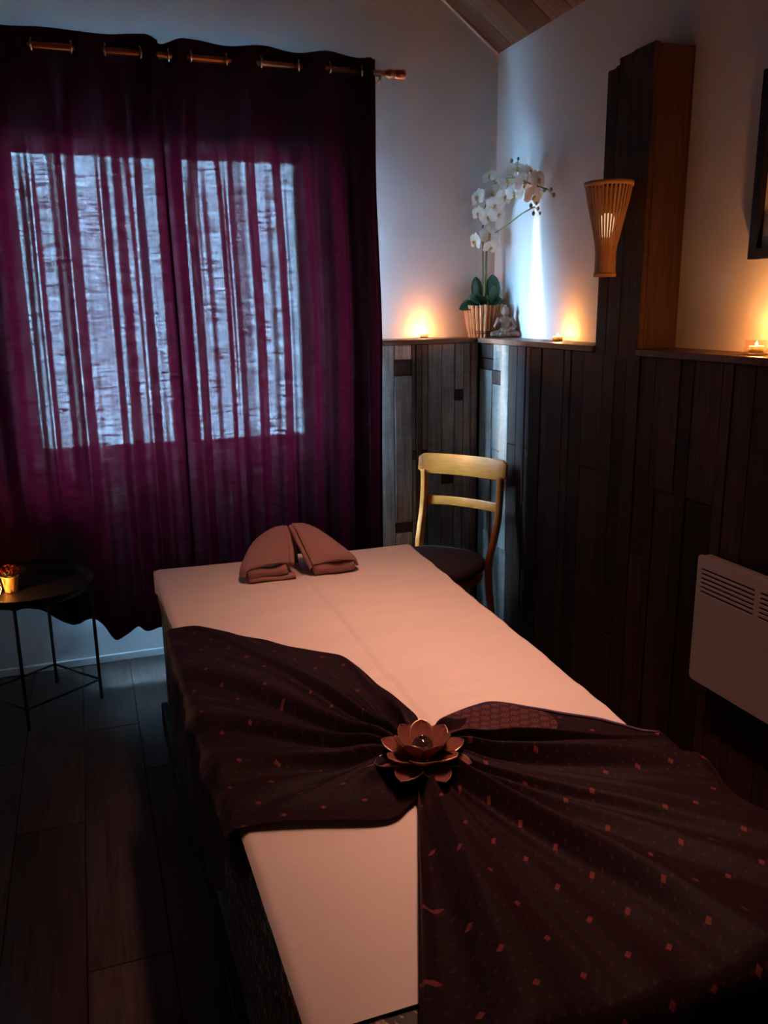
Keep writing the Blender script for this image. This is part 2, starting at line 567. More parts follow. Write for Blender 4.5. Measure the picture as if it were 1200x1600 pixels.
M_LEDGE = wood('ledge_board', (0.060, 0.030, 0.020), (0.17, 0.09, 0.055), rough=0.5, stretch=(8, 8, 30), vary=0.1)
M_CHAIR = wood('varnished_beech', (0.62, 0.150, 0.018), (0.86, 0.26, 0.036), rough=0.35, stretch=(5, 5, 26), bump=0.0003, vary=0.05, spec=0.5)
M_SEAT = plain('plum_seat_fabric', (0.085, 0.052, 0.066), 0.85, noise_amt=0.3, scale=300, bump=0.0008)
M_CURTAIN = mat_curtain()
M_COPPER = plain('brushed_copper', (0.62, 0.27, 0.13), 0.32, 1.0, 0.08, 60)
M_STEEL = plain('bright_steel', (0.78, 0.78, 0.76), 0.22, 1.0, 0.05, 60)
M_WHITE_PVC = plain('white_window_frame', (0.7, 0.7, 0.7), 0.4, 0, 0.04)
M_GLASS = mat_glass('window_glass')
M_CLEAR = mat_glass('clear_glass', (0.95, 0.9, 0.85))
M_SHEET = mat_sheet()
M_SARONG = mat_sarong('dotted_purple_cloth', (0.004, 0.0016, 0.0025), (0.020, 0.0075, 0.011), (0.17, 0.036, 0.030), cell=0.074, dot_r=0.085)
M_SARONG2 = mat_sarong('diamond_border_cloth', (0.025, 0.009, 0.014), (0.050, 0.018, 0.020), (0.18, 0.06, 0.05), cell=0.024, dot_r=0.14, dense=True)
M_PURPLE = plain('purple_hem', (0.045, 0.018, 0.075), 0.5, noise_amt=0.2, scale=200)
M_BROCADE = mat_brocade()
M_BLACK = plain('matte_black', (0.012, 0.011, 0.011), 0.55, noise_amt=0.2)
M_BLACKMETAL = plain('black_powder_coat', (0.018, 0.017, 0.017), 0.42, noise_amt=0.15, spec=0.4)
M_TOWEL = plain('mauve_terry', (0.41, 0.225, 0.205), 0.95, noise_amt=0.30, scale=260, bump=0.012, spec=0.05)
M_TOWEL_IN = plain('mauve_terry_underside', (0.40, 0.21, 0.19), 0.95, noise_amt=0.25, scale=420, bump=0.003, spec=0.05)
M_PLASTIC = mat_glass('clear_wrap', (0.9, 0.8, 0.75))
M_HEATER = plain('white_enamel', (0.40, 0.31, 0.28), 0.45, noise_amt=0.03)
M_DARK_IN = plain('interior_shade', (0.03, 0.02, 0.018), 0.8)
M_BAMBOO = mat_thin('bamboo', (0.56, 0.29, 0.12), 0.12, 0.5)
M_BULB = emis('frosted_bulb_glow', (1.0, 0.66, 0.34), 0.85)
M_FRAME = plain('black_frame', (0.010, 0.009, 0.009), 0.4, noise_amt=0.1)
M_MAT = plain('picture_mat', (0.62, 0.58, 0.55), 0.8, noise_amt=0.03)
M_PRINT = plain('grey_print', (0.34, 0.30, 0.30), 0.8, noise_amt=0.45, scale=14)
M_BARK = wood('driftwood_slat', (0.30, 0.13, 0.05), (0.66, 0.36, 0.17), rough=0.6, stretch=(40, 40, 6), bump=0.001, vary=0.3)
M_SOIL = plain('dark_moss', (0.05, 0.035, 0.02), 0.95, noise_amt=0.5, scale=120, bump=0.003)
M_LEAF = plain('orchid_leaf', (0.035, 0.115, 0.060), 0.32, noise_amt=0.2, scale=20, spec=0.5)
M_STEM = plain('orchid_stem', (0.11, 0.17, 0.055), 0.45, noise_amt=0.15)
M_STAKE = plain('bamboo_stake', (0.26, 0.24, 0.10), 0.5, noise_amt=0.15)
M_PETAL = mat_thin('white_petal', (0.80, 0.78, 0.70), 0.35, 0.6)
M_LIP = mat_thin('yellow_lip', (0.62, 0.44, 0.12), 0.25, 0.6)
M_BUD = mat_thin('green_bud', (0.26, 0.33, 0.15), 0.2, 0.6)
M_STONE = plain('antique_bronze_resin', (0.15, 0.095, 0.065), 0.5, noise_amt=0.35, scale=60, bump=0.0006, spec=0.45)
M_WAX = mat_thin('candle_wax', (0.85, 0.70, 0.48), 0.4, 0.5)
M_TIN = plain('candle_tin', (0.55, 0.52, 0.48), 0.35, 0.9, 0.08)
M_WICK = plain('burnt_wick', (0.01, 0.008, 0.006), 0.9)
M_FLAME = emis('flame', (1.0, 0.62, 0.22), 14.0)
M_SHELL = mat_thin('pink_shell', (0.32, 0.105, 0.088), 0.35, 0.25)
M_SHELLRIM = plain('brass_rim', (0.60, 0.36, 0.22), 0.35, 0.9, 0.1)
M_DARKGLASS = plain('dark_glass_cup', (0.035, 0.016, 0.014), 0.06, noise_amt=0.1, spec=0.9)
M_POTWHITE = plain('white_bucket', (0.66, 0.42, 0.22), 0.5, noise_amt=0.05)
M_RED = mat_thin('red_petal', (0.62, 0.10, 0.045), 0.3, 0.6)
M_LANT = plain('lantern_metal', (0.06, 0.035, 0.02), 0.5, 0.6, 0.1)
M_MOSAIC = mat_thin('amber_mosaic', (0.9, 0.72, 0.36), 0.75, 0.4)
def mat_mosaic():
    mt, nt, b, N, L = new_mat('amber_mosaic_glass')
    N.remove(b)
    tl = N.new('ShaderNodeBsdfTranslucent'); tl.inputs['Color'].default_value = (0.95, 0.78, 0.42, 1)
    tr = N.new('ShaderNodeBsdfTransparent'); tr.inputs['Color'].default_value = (1.0, 0.8, 0.5, 1)
    ms = N.new('ShaderNodeMixShader'); ms.inputs['Fac'].default_value = 0.5
    L.new(tl.outputs[0], ms.inputs[1]); L.new(tr.outputs[0], ms.inputs[2])
    L.new(ms.outputs[0], N['Material Output'].inputs['Surface'])
    return mt
M_MOSAIC = mat_mosaic()
M_TWINE = plain('dark_twine', (0.12, 0.06, 0.03), 0.9, noise_amt=0.3)

# ------------------------------------------------------------------ room shell
XL, YB = -3.3, -4.7                # left wall, wall behind the camera
ZE = 2.645                         # eaves height at the right wall
SL = 0.716                         # roof slope
XR = XL / 2
ZR = ZE + SL * (-XR)
WX0, WX1, WZ0, WZ1 = -2.13, -0.935, 0.93, 2.20   # window opening
T = 0.15                           # wainscot depth
S = 1.40                           # top of the ledge

def prism_x(name, outline_xz, y0, y1, mat):
    n = len(outline_xz)
    vs = [(x, y0, z) for x, z in outline_xz] + [(x, y1, z) for x, z in outline_xz]
    fs = [tuple(range(n)), tuple(reversed(range(n, 2 * n)))] + [(i, i + n, (i + 1) % n + n, (i + 1) % n) for i in range(n)]
    return mesh_obj(name, vs, fs, mat)

def gable_wall(name, y0, y1, hole=None):
    bm = bmesh.new()
    def slab(x0, x1, z0, top):
        pts = [(x0, z0), (x1, z0)] + top
        a = [bm.verts.new((x, y0, z)) for x, z in pts]
        b_ = [bm.verts.new((x, y1, z)) for x, z in pts]
        bm.faces.new(a); bm.faces.new(list(reversed(b_)))
        for i in range(len(pts)):
            j = (i + 1) % len(pts)
            bm.faces.new((a[i], b_[i], b_[j], a[j]))
    roof = lambda x: ZE + SL * (min(-x, x - XL) if True else 0)
    e = 0.12
    if hole:
        hx0, hx1, hz0, hz1 = hole
        slab(XL - e, hx0, -0.1, [(hx0, roof(hx0)), (XL - e, roof(XL - e))])
        slab(hx1, e, -0.1, [(e, roof(e)), (hx1, roof(hx1))])
        slab(hx0, hx1, -0.1, [(hx1, hz0), (hx0, hz0)])
        slab(hx0, hx1, hz1, [(hx1, roof(hx1)), (XR, ZR), (hx0, roof(hx0))])
    else:
        slab(XL - e, e, -0.1, [(e, roof(e)), (XR, ZR), (XL - e, roof(XL - e))])
    bmesh.ops.remove_doubles(bm, verts=bm.verts[:], dist=1e-5)
    return bm_obj(name, bm, M_WALL)

wall_back = struct(gable_wall('wall_back', 0.0, 0.08, (WX0, WX1, WZ0, WZ1)), 'white plaster gable wall around the curtained window')
wall_front = struct(gable_wall('wall_front', YB - 0.1, YB), 'white plaster gable wall opposite the window')
wall_right = struct(box('wall_right', 0, 0.12, YB, 0.0, -0.1, ZE + 0.02, M_WALL), 'white plaster wall above dark plank wainscot')
wall_left = struct(box('wall_left', XL - 0.12, XL, YB, 0.0, -0.1, ZE + 0.02, M_WALL), 'plain white plaster wall facing the wainscot')

floor = struct(box('floor', XL - 0.1, 0.1, YB - 0.1, 0.1, -0.08, -0.012, M_BLACK), 'dark brown wooden board floor')
bw = 0.2
x = -0.02 - 0.0
i = 0
while x > XL:
    x0 = max(XL, x - bw)
    y = 0.0 + [0.0, 0.45, 0.8, 0.25, 0.6][i % 5]
    while y > YB:
        y1 = min(y, 0.0); y0 = max(y - 1.25, YB)
        if y1 - y0 > 0.05:
            box('floor_board', x0 + 0.0012, x - 0.0012, y0 + 0.0012, y1 - 0.0012, -0.014, random.uniform(-0.0006, 0.0), M_FLOOR, floor, 0.001)
        y -= 1.25
    x -= bw
    i += 1

ceiling = bpy.data.objects.new('ceiling', None)
cv = []
for sx, dirn in ((0, 1), (1, -1)):
    pass
xs = [0.14, XR, XL - 0.14]
zz = lambda x_: ZE + SL * min(-x_, x_ - XL)
ov = [(x_, y_, zz(x_) + dz) for dz in (0.02, 0.1) for y_ in (YB - 0.1, 0.16) for x_ in xs]
of = [(0, 1, 4, 3), (1, 2, 5, 4), (6, 9, 10, 7), (7, 10, 11, 8), (0, 3, 9, 6), (2, 8, 11, 5), (0, 6, 7, 1), (1, 7, 8, 2), (3, 4, 10, 9), (4, 5, 11, 10)]
bpy.data.objects.remove(ceiling)
ceiling = struct(mesh_obj('ceiling', ov, of, M_CEIL), 'sloping ceiling of varnished pine boards')
edges_y = [0.0, -0.13, -0.299, -0.466, -0.62, -0.77]
while edges_y[-1] > YB:
    edges_y.append(edges_y[-1] - 0.155)
for side in (0, 1):
    for ya, yb in zip(edges_y, edges_y[1:]):
        yb = max(yb, YB)
        xa, xb = (0.0, XR) if side == 0 else (XL, XR)
        g = 0.002
        bt = 0.018
        vs = []
        for x_ in (xa, xb):
            for y_ in (ya - g, yb + g):
                z_ = zz(x_)
                vs += [(x_, y_, z_), (x_, y_, z_ + bt)]
        # v-groove: narrow the visible face
        fs = [(0, 2, 6, 4), (1, 5, 7, 3), (0, 1, 3, 2), (4, 6, 7, 5), (0, 4, 5, 1), (2, 3, 7, 6)]
        o = mesh_obj('ceiling_board', vs, fs, M_CEIL, ceiling)
        o.modifiers.new('bevel', 'BEVEL').width = 0.003
t = struct(tube('trim_1', [(0.0, -0.006, ZE - 0.002), (XR, -0.006, ZR - 0.004)], 0.007, M_WHITE_PVC, n=6), 'thin white bead where the gable meets the pine ceiling')

# window
win = bpy.data.objects.new('window_1', None)
link(win)
struct(win, 'two-pane daylight window behind the plum curtains')
fy0, fy1 = 0.02, 0.06
box('window_frame', WX0, WX1, fy0, fy1, WZ1 - 0.05, WZ1, M_WHITE_PVC, win)
box('window_frame', WX0, WX1, fy0, fy1, WZ0, WZ0 + 0.05, M_WHITE_PVC, win)
box('window_frame', WX0, WX0 + 0.045, fy0, fy1, WZ0 + 0.05, WZ1 - 0.05, M_WHITE_PVC, win)
box('window_frame', WX1 - 0.02, WX1, fy0, fy1, WZ0 + 0.05, WZ1 - 0.05, M_WHITE_PVC, win)
box('window_mullion', -1.545, -1.435, fy0, fy1, WZ0 + 0.05, WZ1 - 0.05, M_WHITE_PVC, win)
box('window_pane', WX0 + 0.045, -1.545, 0.038, 0.042, WZ0 + 0.05, WZ1 - 0.05, M_GLASS, win)
box('window_pane', -1.435, WX1 - 0.02, 0.038, 0.042, WZ0 + 0.05, WZ1 - 0.05, M_GLASS, win)
box('window_sill', WX0 - 0.01, WX1 + 0.01, -0.006, 0.02, WZ0 - 0.022, WZ0, M_WHITE_PVC, win, 0.004)

# ground outside the window
gr_ = box('ground', -12, 9, 0.1, 6, -0.6, -0.45, plain('dark_paving', (0.06, 0.06, 0.06), 0.9, noise_amt=0.2, scale=3), None)
struct(gr_, 'dark paved ground outside the window')

# skirting under the window
struct(box('baseboard_back', XL, -0.70, -0.012, 0.0, 0.0, 0.035, M_WALL, None, 0.003), 'low painted skirting under the window wall')

# wainscot planks
def wains(parent, along, a0, a1, face, widths, mats, zs=None):
    """vertical boards standing on the floor, front face FACE metres out of the wall"""
    a = a0
    k = 0
    while a > a1 + 0.005:
        w = widths[k % len(widths)] * (1.0 if k < len(widths) else random.uniform(0.85, 1.15))
        b_ = max(a - w, a1)
        segs = zs[k] if zs and k < len(zs) and zs[k] else None
        if segs is None:
            cut = random.choice([None, None, 0.35, 0.7, 0.95])
            segs = [(0.0, S - 0.022, None)] if cut is None else [(0, cut, None), (cut, S - 0.022, None)]
        for (z0, z1, mm) in segs:
            pr = face + random.uniform(-0.004, 0.004)
            mm = mm or mats[(k * 7 + int(z0 * 10)) % len(mats)]
            g = 0.0014
            if along == 'x':
                o = box('plank', b_ + g, a - g, -pr, -pr + 0.018, z0 + g, z1 - g, mm, parent, 0.0018)
            else:
                o = box('plank', -pr, -pr + 0.018, b_ + g, a - g, z0 + g, z1 - g, mm, parent, 0.0018)
        a = b_
        k += 1

ZT = S - 0.022
P_, D_, L_ = M_PLANK, M_PATCH, M_PALE
back_zs = [
    [(0, ZT, P_)],
    [(0, 0.62, P_), (0.62, ZT, P_)],
    [(0, 1.115, P_), (1.115, 1.165, D_), (1.165, ZT, P_)],
    [(0, 0.72, P_), (0.72, 0.78, D_), (0.78, ZT, P_)],
    [(0, ZT, P_)],
    [(0, 0.85, L_), (0.85, 0.89, D_), (0.89, ZT, L_)],
    [(0, ZT, M_LEDGE)],
    [(0, 0.85, L_), (0.85, 0.89, D_), (0.89, ZT, L_)],
    [(0, 0.5, P_), (0.5, 0.55, D_), (0.55, 1.24, P_), (1.24, 1.31, D_), (1.31, ZT, P_)],
]
wains(wall_back, 'x', -T, -0.69, T, [0.036, 0.040, 0.045, 0.066, 0.070, 0.030, 0.028, 0.020, 0.085, 0.08, 0.07], [M_PLANK], back_zs)
right_zs = [  # first boards paler: the daylight strip is put into their colour
    [(0, 1.26, L_), (1.26, 1.31, D_), (1.31, ZT, D_)],
    [(0, 0.9, L_), (0.9, 1.2, L_), (1.2, 1.26, D_), (1.26, ZT, L_)],
    [(0, 0.45, L_), (0.45, ZT, L_)],
]
wains(wall_right, 'y', -T - 0.019, -4.6, T, [0.125, 0.085, 0.075, 0.075, 0.07, 0.036, 0.09, 0.06, 0.11, 0.05, 0.085], [M_PLANK_R, M_PLANK_R, M_PATCH], right_zs)
# solid core behind the boards and the ledge on top
box('wainscot_core', -0.69, -T + 0.02, -T + 0.018, 0.0, 0.0, ZT, M_BLACK, wall_back)
box('wainscot_core', -T + 0.018, 0.0, -4.6, 0.0, 0.0, ZT, M_BLACK, wall_right)
PY0, PY1, PZ = -1.105, -1.355, 2.325       # pillar
box('ledge_board', -0.69, -T - 0.012, -T - 0.012, 0.0, ZT, S, M_LEDGE, wall_back, 0.002)
box('ledge_board', -T - 0.012, 0.0, PY0, 0.0, ZT, S, M_LEDGE, wall_right, 0.002)
box('ledge_board', -T - 0.012, 0.0, -4.6, PY1, ZT, S, M_LEDGE, wall_right, 0.002)

pillar = bpy.data.objects.new('trim_2', None)
link(pillar)
struct(pillar, 'boxed-in pillar of dark vertical planks rising from the wainscot')
ys = [PY0, -1.168, -1.245, PY1]
hs = [PZ - 0.025, PZ, PZ + 0.004]
for (ya, yb, h) in zip(ys, ys[1:], hs):
    box('plank', -T - 0.002, -T + 0.018, yb + 0.001, ya - 0.001, ZT - 0.01, h, M_PLANK_R, pillar, 0.0018)
box('side_plank', -T + 0.018, -0.0005, PY1, PY1 + 0.018, S, PZ, M_PATCH, pillar, 0.0018)
box('side_plank', -T + 0.018, -0.0005, PY0 - 0.018, PY0, S, PZ - 0.025, M_PATCH, pillar, 0.0018)
box('top_board', -T + 0.018, -0.0005, PY1 + 0.018, PY0 - 0.018, PZ - 0.03, PZ - 0.012, M_PATCH, pillar)

# ------------------------------------------------------------------ curtains and pole
ROD_Y, ROD_Z = -0.13, 2.492
XS = lambda x_: -1.8958 + (x_ + 1.8958) * 1.0141
rodt = thing('curtain_pole', 'copper curtain pole with a stepped cylindrical finial above the window', 'curtain pole', (0, 0, 0))
tube('pole', [(-2.75, ROD_Y, ROD_Z), (-0.5817, ROD_Y, ROD_Z)], 0.0125, M_COPPER, rodt, 14)
fin = mesh_obj('finial', *tube_geo([(-0.5939, ROD_Y, ROD_Z), (-0.5817, ROD_Y, ROD_Z), (-0.5797, ROD_Y, ROD_Z), (-0.5564, ROD_Y, ROD_Z), (-0.5543, ROD_Y, ROD_Z), (-0.5472, ROD_Y, ROD_Z), (-0.5452, ROD_Y, ROD_Z), (-0.5087, ROD_Y, ROD_Z), (-0.5057, ROD_Y, ROD_Z), (-0.5036, ROD_Y, ROD_Z), (-0.4965, ROD_Y, ROD_Z)],
     [0.0135, 0.0135, 0.019, 0.019, 0.015, 0.015, 0.0195, 0.0215, 0.020, 0.005, 0.004], 16), M_COPPER, rodt, True)
for bxp in (-0.614, -2.6):
    br = tube('bracket', [(bxp, -0.001, ROD_Z - 0.03), (bxp, -0.10, ROD_Z - 0.032), (bxp, ROD_Y, ROD_Z - 0.028), (bxp, ROD_Y, ROD_Z - 0.012)], 0.007, M_COPPER, rodt, 8)
    lathe('wall_plate', [(0.0, -0.004), (0.022, -0.004), (0.022, 0.0), (0.0, 0.0)], M_STEEL, br, 14, (0, 0, 0)).matrix_local = Matrix.Translation((bxp, -0.001, ROD_Z - 0.03)) @ Matrix.Rotation(PI / 2, 4, 'X')

def fold(u, z, seed, knots, drop):
    """distance of the cloth from the pole line: regular eyelet waves on top, looser folds below"""
    top = interp(knots, u)
    k = sstep(2.46, 1.9, z)
    f1 = math.sin(2 * PI * u / 0.128 + seed + 0.55 * math.sin(7 * u + seed) + 0.5 * math.sin(1.3 * z + seed))
    f2 = math.sin(2 * PI * u / 0.061 + 2.1 * seed + 0.9 * math.sin(9.3 * u + 0.6 * z))
    f3 = math.sin(2 * PI * u / 0.036 + 4.0 * seed + 1.2 * math.sin(5.1 * u + 1.1 * z))
    g2 = 0.55 + 0.45 * math.sin(11 * u + seed * 3)
    low = 0.021 * f1 + 0.0085 * f2 * g2 + 0.0030 * f3 * (1 - 0.6 * g2)
    return lerp(top, top * 0.35 + low, k)

def curtain(name, label, x0, x1, seed, knots, right_edge):
    o = thing(name, label, 'curtain', (0, 0, 0), 0, 'pair of plum eyelet curtains')
    nu, nv = int((x1 - x0) / 0.0042), 64
    vs, uvs = [], []
    ztop, zbot = 2.553, 0.215
    acc = 0
    for i in range(nu):
        u = lerp(x0, x1, i / (nu - 1))
        for j in range(nv):
            s = j / (nv - 1)
            zt = ztop + 0.012 * math.cos(2 * PI * (u + 1.90) / 0.275)
            zb = zbot + 0.016 * math.sin(2 * PI * u / 0.22 + 1.1) + 0.010 * math.sin(u * 41)
            if u < -2.0:
                zb += (-2.0 - u) * 0.45
            z = lerp(zt, zb, s)
            y = ROD_Y - 0.10 * sstep(2.25, 1.30, z)
            off = fold(u, z, seed, knots, s)
            y += off
            # pushed back where the little table stands against it
            pb = sstep(-1.86, -1.98, u) * sstep(0.95, 0.60, z)
            y = lerp(y, -0.055 + off * 0.5, pb)
            # closed hems at the sides
            xx = u + 0.006 * math.sin(2 * PI * u / 0.128 + seed + 1.5) * sstep(2.4, 1.9, z)
            if right_edge:
                e = sstep(x1 - 0.03, x1, u)
                y = lerp(y, ROD_Y - 0.10 * sstep(2.25, 1.30, z) - 0.004, e * 0.8)
            xx -= 0.022 * sstep(-1.2, -0.64, u) * sstep(2.3, 0.6, z)
            vs.append((xx, y, z))
            uvs.append((u * 1.25, z))
    cl = mesh_obj('cloth', vs, grid_faces(nu, nv), M_CURTAIN, o, True, uvs)
    return o

eyel = {}
def knots_from(zeros, x0, x1, first):
    """the cloth crosses the pole at the eyelets and swings to either side between them"""
    pts = [x0] + zeros + [x1]
    tab = []
    sgn = first
    for a, b_ in zip(pts, pts[1:]):
        for q in range(1, 8):
            t_ = q / 8
            tab.append((lerp(a, b_, t_), sgn * 0.034 * math.sin(PI * t_)))
        sgn = -sgn
    tab = [(x0 - 0.01, 0.0)] + tab + [(x1 + 0.01, 0.0)]
    return tab

z_left = [XS(x_) for x_ in (-2.515, -2.38, -2.24, -2.105, -1.962, -1.832, -1.709, -1.588)]
z_right = [XS(x_) for x_ in (-1.478, -1.406, -1.26, -1.134, -0.975, -0.855, -0.711)]
# positive = towards the wall (the pole shows in front of the cloth)
cl1 = curtain('curtain', 'sheer-lit plum eyelet curtain hanging behind the round tray table', -2.62, -1.515, 0.6, knots_from(z_left, -2.62, -1.515, -1), False)
cl2 = curtain('curtain', 'sheer-lit plum eyelet curtain hanging next to the white orchid wall', -1.532, -0.637, 2.2, knots_from(z_right, -1.532, -0.637, 1), True)
for par, zs_ in ((cl1, z_left), (cl2, z_right)):
    for q, xz in enumerate(zs_):
        v, f = ring_geo((xz, ROD_Y, ROD_Z), (1, 0.25 if q % 2 else -0.25, 0), 0.0235, 0.0055, 18, 6)
        mesh_obj('eyelet', v, f, M_STEEL, par, True)

# ------------------------------------------------------------------ massage bed, sheet, towel, sarong, lotus
BZ = 0.63
FL, FR, NL, NR = Vector((-1.722, -0.724, 0)), Vector((-0.738, -0.762, 0)), Vector((-1.700, -2.96, 0)), Vector((-0.842, -2.96, 0))
def quad_prism(name, pts, z0, z1, mat, parent, bev):
    bm = bmesh.new()
    a = [bm.verts.new((p[0], p[1], z0)) for p in pts]
    b_ = [bm.verts.new((p[0], p[1], z1)) for p in pts]
    bm.faces.new(list(reversed(a))); bm.faces.new(b_)
    for i in range(len(pts)):
        j = (i + 1) % len(pts)
        bm.faces.new((a[i], a[j], b_[j], b_[i]))
    if bev:
        bmesh.ops.bevel(bm, geom=bm.edges[:], offset=bev, segments=3, profile=0.5, affect='EDGES')
    return bm_obj(name, bm, mat, parent, True)
bed = thing('massage_bed', 'low wide massage bed with dark brocade skirt', 'bed', (-1.25, -1.85, 0))
def loc(o, e):
    o.matrix_parent_inverse = Matrix.Translation(-e.location)
    return o
ins = lambda d: [(FL.x + d, FL.y - d), (NL.x + d, NL.y + d), (NR.x - d, NR.y + d), (FR.x - d, FR.y - d)]
loc(quad_prism('mattress', ins(0.004), 0.50, BZ - 0.003, M_BROCADE, bed, 0.02), bed)
loc(quad_prism('skirt', ins(0.012), 0.10, 0.515, M_BROCADE, bed, 0.006), bed)
loc(quad_prism('base', ins(-0.012), 0.0, 0.10, M_BLACK, bed, 0.003), bed)

def bed_xy(s, t_):
    a = FL.lerp(FR, s)
    b_ = NL.lerp(NR, s)
    return a.lerp(b_, t_)
vs, uvs = [], []
nu, nv = 121, 221
for i in range(nu):
    for j in range(nv):
        s_, t_ = i / (nu - 1), j / (nv - 1) * 0.958
        p = bed_xy(s_, t_)
        w = 0.0030 * noise.noise(Vector((p.x * 3, p.y * 16, 0))) + 0.0042 * noise.noise(Vector((p.x * 2.2 + p.y * 1.5, p.y * 7.0, 4)))
        w *= 0.4 + 0.8 * s_
        # woven centre band: crisp fold on its left, soft on its right
        cx = -1.232 + (p.y + 1.06) * 0.005
        dx = p.x - cx
        band = 0.0
        if dx > 0:
            band = 0.0075 * (1 - sstep(0.06, 0.115, dx))
        e = min(s_, 1 - s_)
        z = BZ + 0.0045 + w + band
        ax = p.x
        # soft turn-down at the sides
        vs.append((ax, p.y, z - 0.012 * (1 - sstep(0, 0.012, e)) - 0.012 * (1 - sstep(0, 0.010, t_))))
# skirted drop of the sheet along the head end and left corner
sheet = mesh_obj('bed_sheet', vs, grid_faces(nu, nv), M_SHEET, None, True)
tag(sheet, 'cream cotton sheet spread over the massage bed', 'sheet')
def drop(pts, hs_, name):
    v, f = [], []
    for k, (p, h) in enumerate(zip(pts, hs_)):
        v += [(p[0], p[1], BZ - 0.006), (p[0], p[1], BZ - 0.01 - h)]
        if k:
            f.append((2 * k - 2, 2 * k - 1, 2 * k + 1, 2 * k))
    return solidify(mesh_obj(name, v, f, M_SHEET, sheet), 0.002)
drop([(lerp(FL.x, NL.x, 0.55 * k / 10 / 2.236) - 0.001, FL.y - 0.55 * k / 10) for k in range(11)][::-1], [0.012 + 0.068 * (1 - k / 10) ** 2.5 for k in range(11)][::-1], 'hanging_hem')
drop([tuple((FL.lerp(FR, k / 10) + Vector((0, 0.004, 0)))[:2]) for k in range(11)], [0.08] * 11, 'hanging_hem')

# towel folded into a horseshoe cradle
towel = thing('folded_towel', 'mauve terry towel folded into a tent shape on the cream sheet', 'towel', (-1.243, -0.962, BZ + 0.004))
towel.scale = (0.87, 0.95, 0.95)
def patch(name, rows, mat, parent, th=0.010, sub=5, org=(0, 0, 0)):
    """smooth surface through a grid of 3-D points, given thickness"""
    R1 = [catmull(r, sub) for r in rows]
    cols = list(zip(*R1))
    C1 = [catmull(c, sub) for c in cols]
    nu_, nv_ = len(C1), len(C1[0])
    v = [tuple(p) for c in C1 for p in c]
    o = mesh_obj(name, v, grid_faces(nu_, nv_), mat, parent, True)
    solidify(o, th, -1.0)
    return o
# rows run back to front, columns from the inner fold outwards (local to towel root)
rightf = [
    [(0.010, 0.120, 0.150), (0.075, 0.130, 0.140), (0.145, 0.115, 0.100), (0.190, 0.080, 0.040), (0.205, 0.055, 0.012)],
    [(0.014, 0.065, 0.140), (0.080, 0.060, 0.136), (0.150, 0.045, 0.102), (0.205, 0.020, 0.050), (0.222, 0.005, 0.014)],
    [(0.022, 0.000, 0.108), (0.085, -0.010, 0.112), (0.155, -0.015, 0.092), (0.215, -0.025, 0.052), (0.232, -0.030, 0.016)],
    [(0.032, -0.060, 0.068), (0.090, -0.062, 0.078), (0.160, -0.060, 0.072), (0.215, -0.058, 0.048), (0.230, -0.056, 0.018)],
    [(0.036, -0.085, 0.044), (0.092, -0.082, 0.052), (0.160, -0.076, 0.052), (0.212, -0.070, 0.040), (0.226, -0.066, 0.020)],
]
patch('right_flap', rightf, M_TOWEL, towel)
leftf = [
    [(-0.022, 0.120, 0.146), (-0.075, 0.130, 0.134), (-0.150, 0.110, 0.096), (-0.200, 0.075, 0.040), (-0.215, 0.050, 0.012)],
    [(-0.024, 0.070, 0.138), (-0.080, 0.070, 0.130), (-0.155, 0.050, 0.100), (-0.212, 0.025, 0.052), (-0.228, 0.010, 0.014)],
    [(-0.030, 0.020, 0.112), (-0.085, 0.010, 0.110), (-0.160, 0.000, 0.092), (-0.218, -0.015, 0.056), (-0.234, -0.020, 0.018)],
    [(-0.040, -0.030, 0.078), (-0.090, -0.036, 0.080), (-0.165, -0.042, 0.070), (-0.218, -0.048, 0.050), (-0.232, -0.050, 0.020)],
    [(-0.050, -0.055, 0.056), (-0.095, -0.060, 0.060), (-0.165, -0.062, 0.056), (-0.214, -0.064, 0.044), (-0.226, -0.062, 0.024)],
]
leftf = [list(reversed(r)) for r in leftf]
patch('left_flap', leftf, M_TOWEL, towel)
def roll(name, a, b_, r0, flat, mat):
    """a doubled hem seen end-on: flattened roll between two points"""
    v, f = tube_geo([Vector(a).lerp(Vector(b_), k / 8) + Vector((0, 0, 0.004 * math.sin(k * 0.9))) for k in range(9)], [r0 * (0.9 + 0.1 * math.sin(k)) for k in range(9)], 12)
    zc = (a[2] + b_[2]) / 2
    v = [(p[0], p[1], zc + (p[2] - zc) * flat) for p in v]
    return mesh_obj(name, v, f, mat, towel, True)
roll('front_fold', (0.042, -0.074, 0.030), (0.214, -0.056, 0.026), 0.025, 0.95, M_TOWEL_IN)
roll('front_fold', (-0.216, -0.050, 0.030), (-0.060, -0.050, 0.036), 0.026, 0.85, M_TOWEL_IN)
roll('under_fold', (-0.214, -0.060, 0.011), (-0.030, -0.062, 0.011), 0.019, 0.55, M_TOWEL_IN)
roll('under_fold', (0.046, -0.070, 0.010), (0.214, -0.050, 0.010), 0.018, 0.55, M_TOWEL_IN)
tube('centre_fold', catmull([(-0.016, 0.120, 0.142), (-0.020, 0.075, 0.134), (-0.026, 0.020, 0.108), (-0.032, -0.028, 0.074), (-0.038, -0.050, 0.050)], 5), 0.013, M_TOWEL, towel, 10)
tube('centre_fold', catmull([(0.006, 0.118, 0.146), (0.006, 0.070, 0.136), (0.014, 0.005, 0.102), (0.026, -0.055, 0.062), (0.034, -0.083, 0.036)], 5), 0.010, M_TOWEL, towel, 10)
patch('inner_lining', [[(-0.03, 0.115, 0.14), (0.0, 0.118, 0.145), (0.02, 0.115, 0.14)], [(-0.035, 0.11, 0.07), (0.0, 0.115, 0.07), (0.025, 0.11, 0.07)], [(-0.04, 0.10, 0.006), (0.0, 0.11, 0.006), (0.03, 0.10, 0.006)]], M_TOWEL_IN, towel, 0.008)
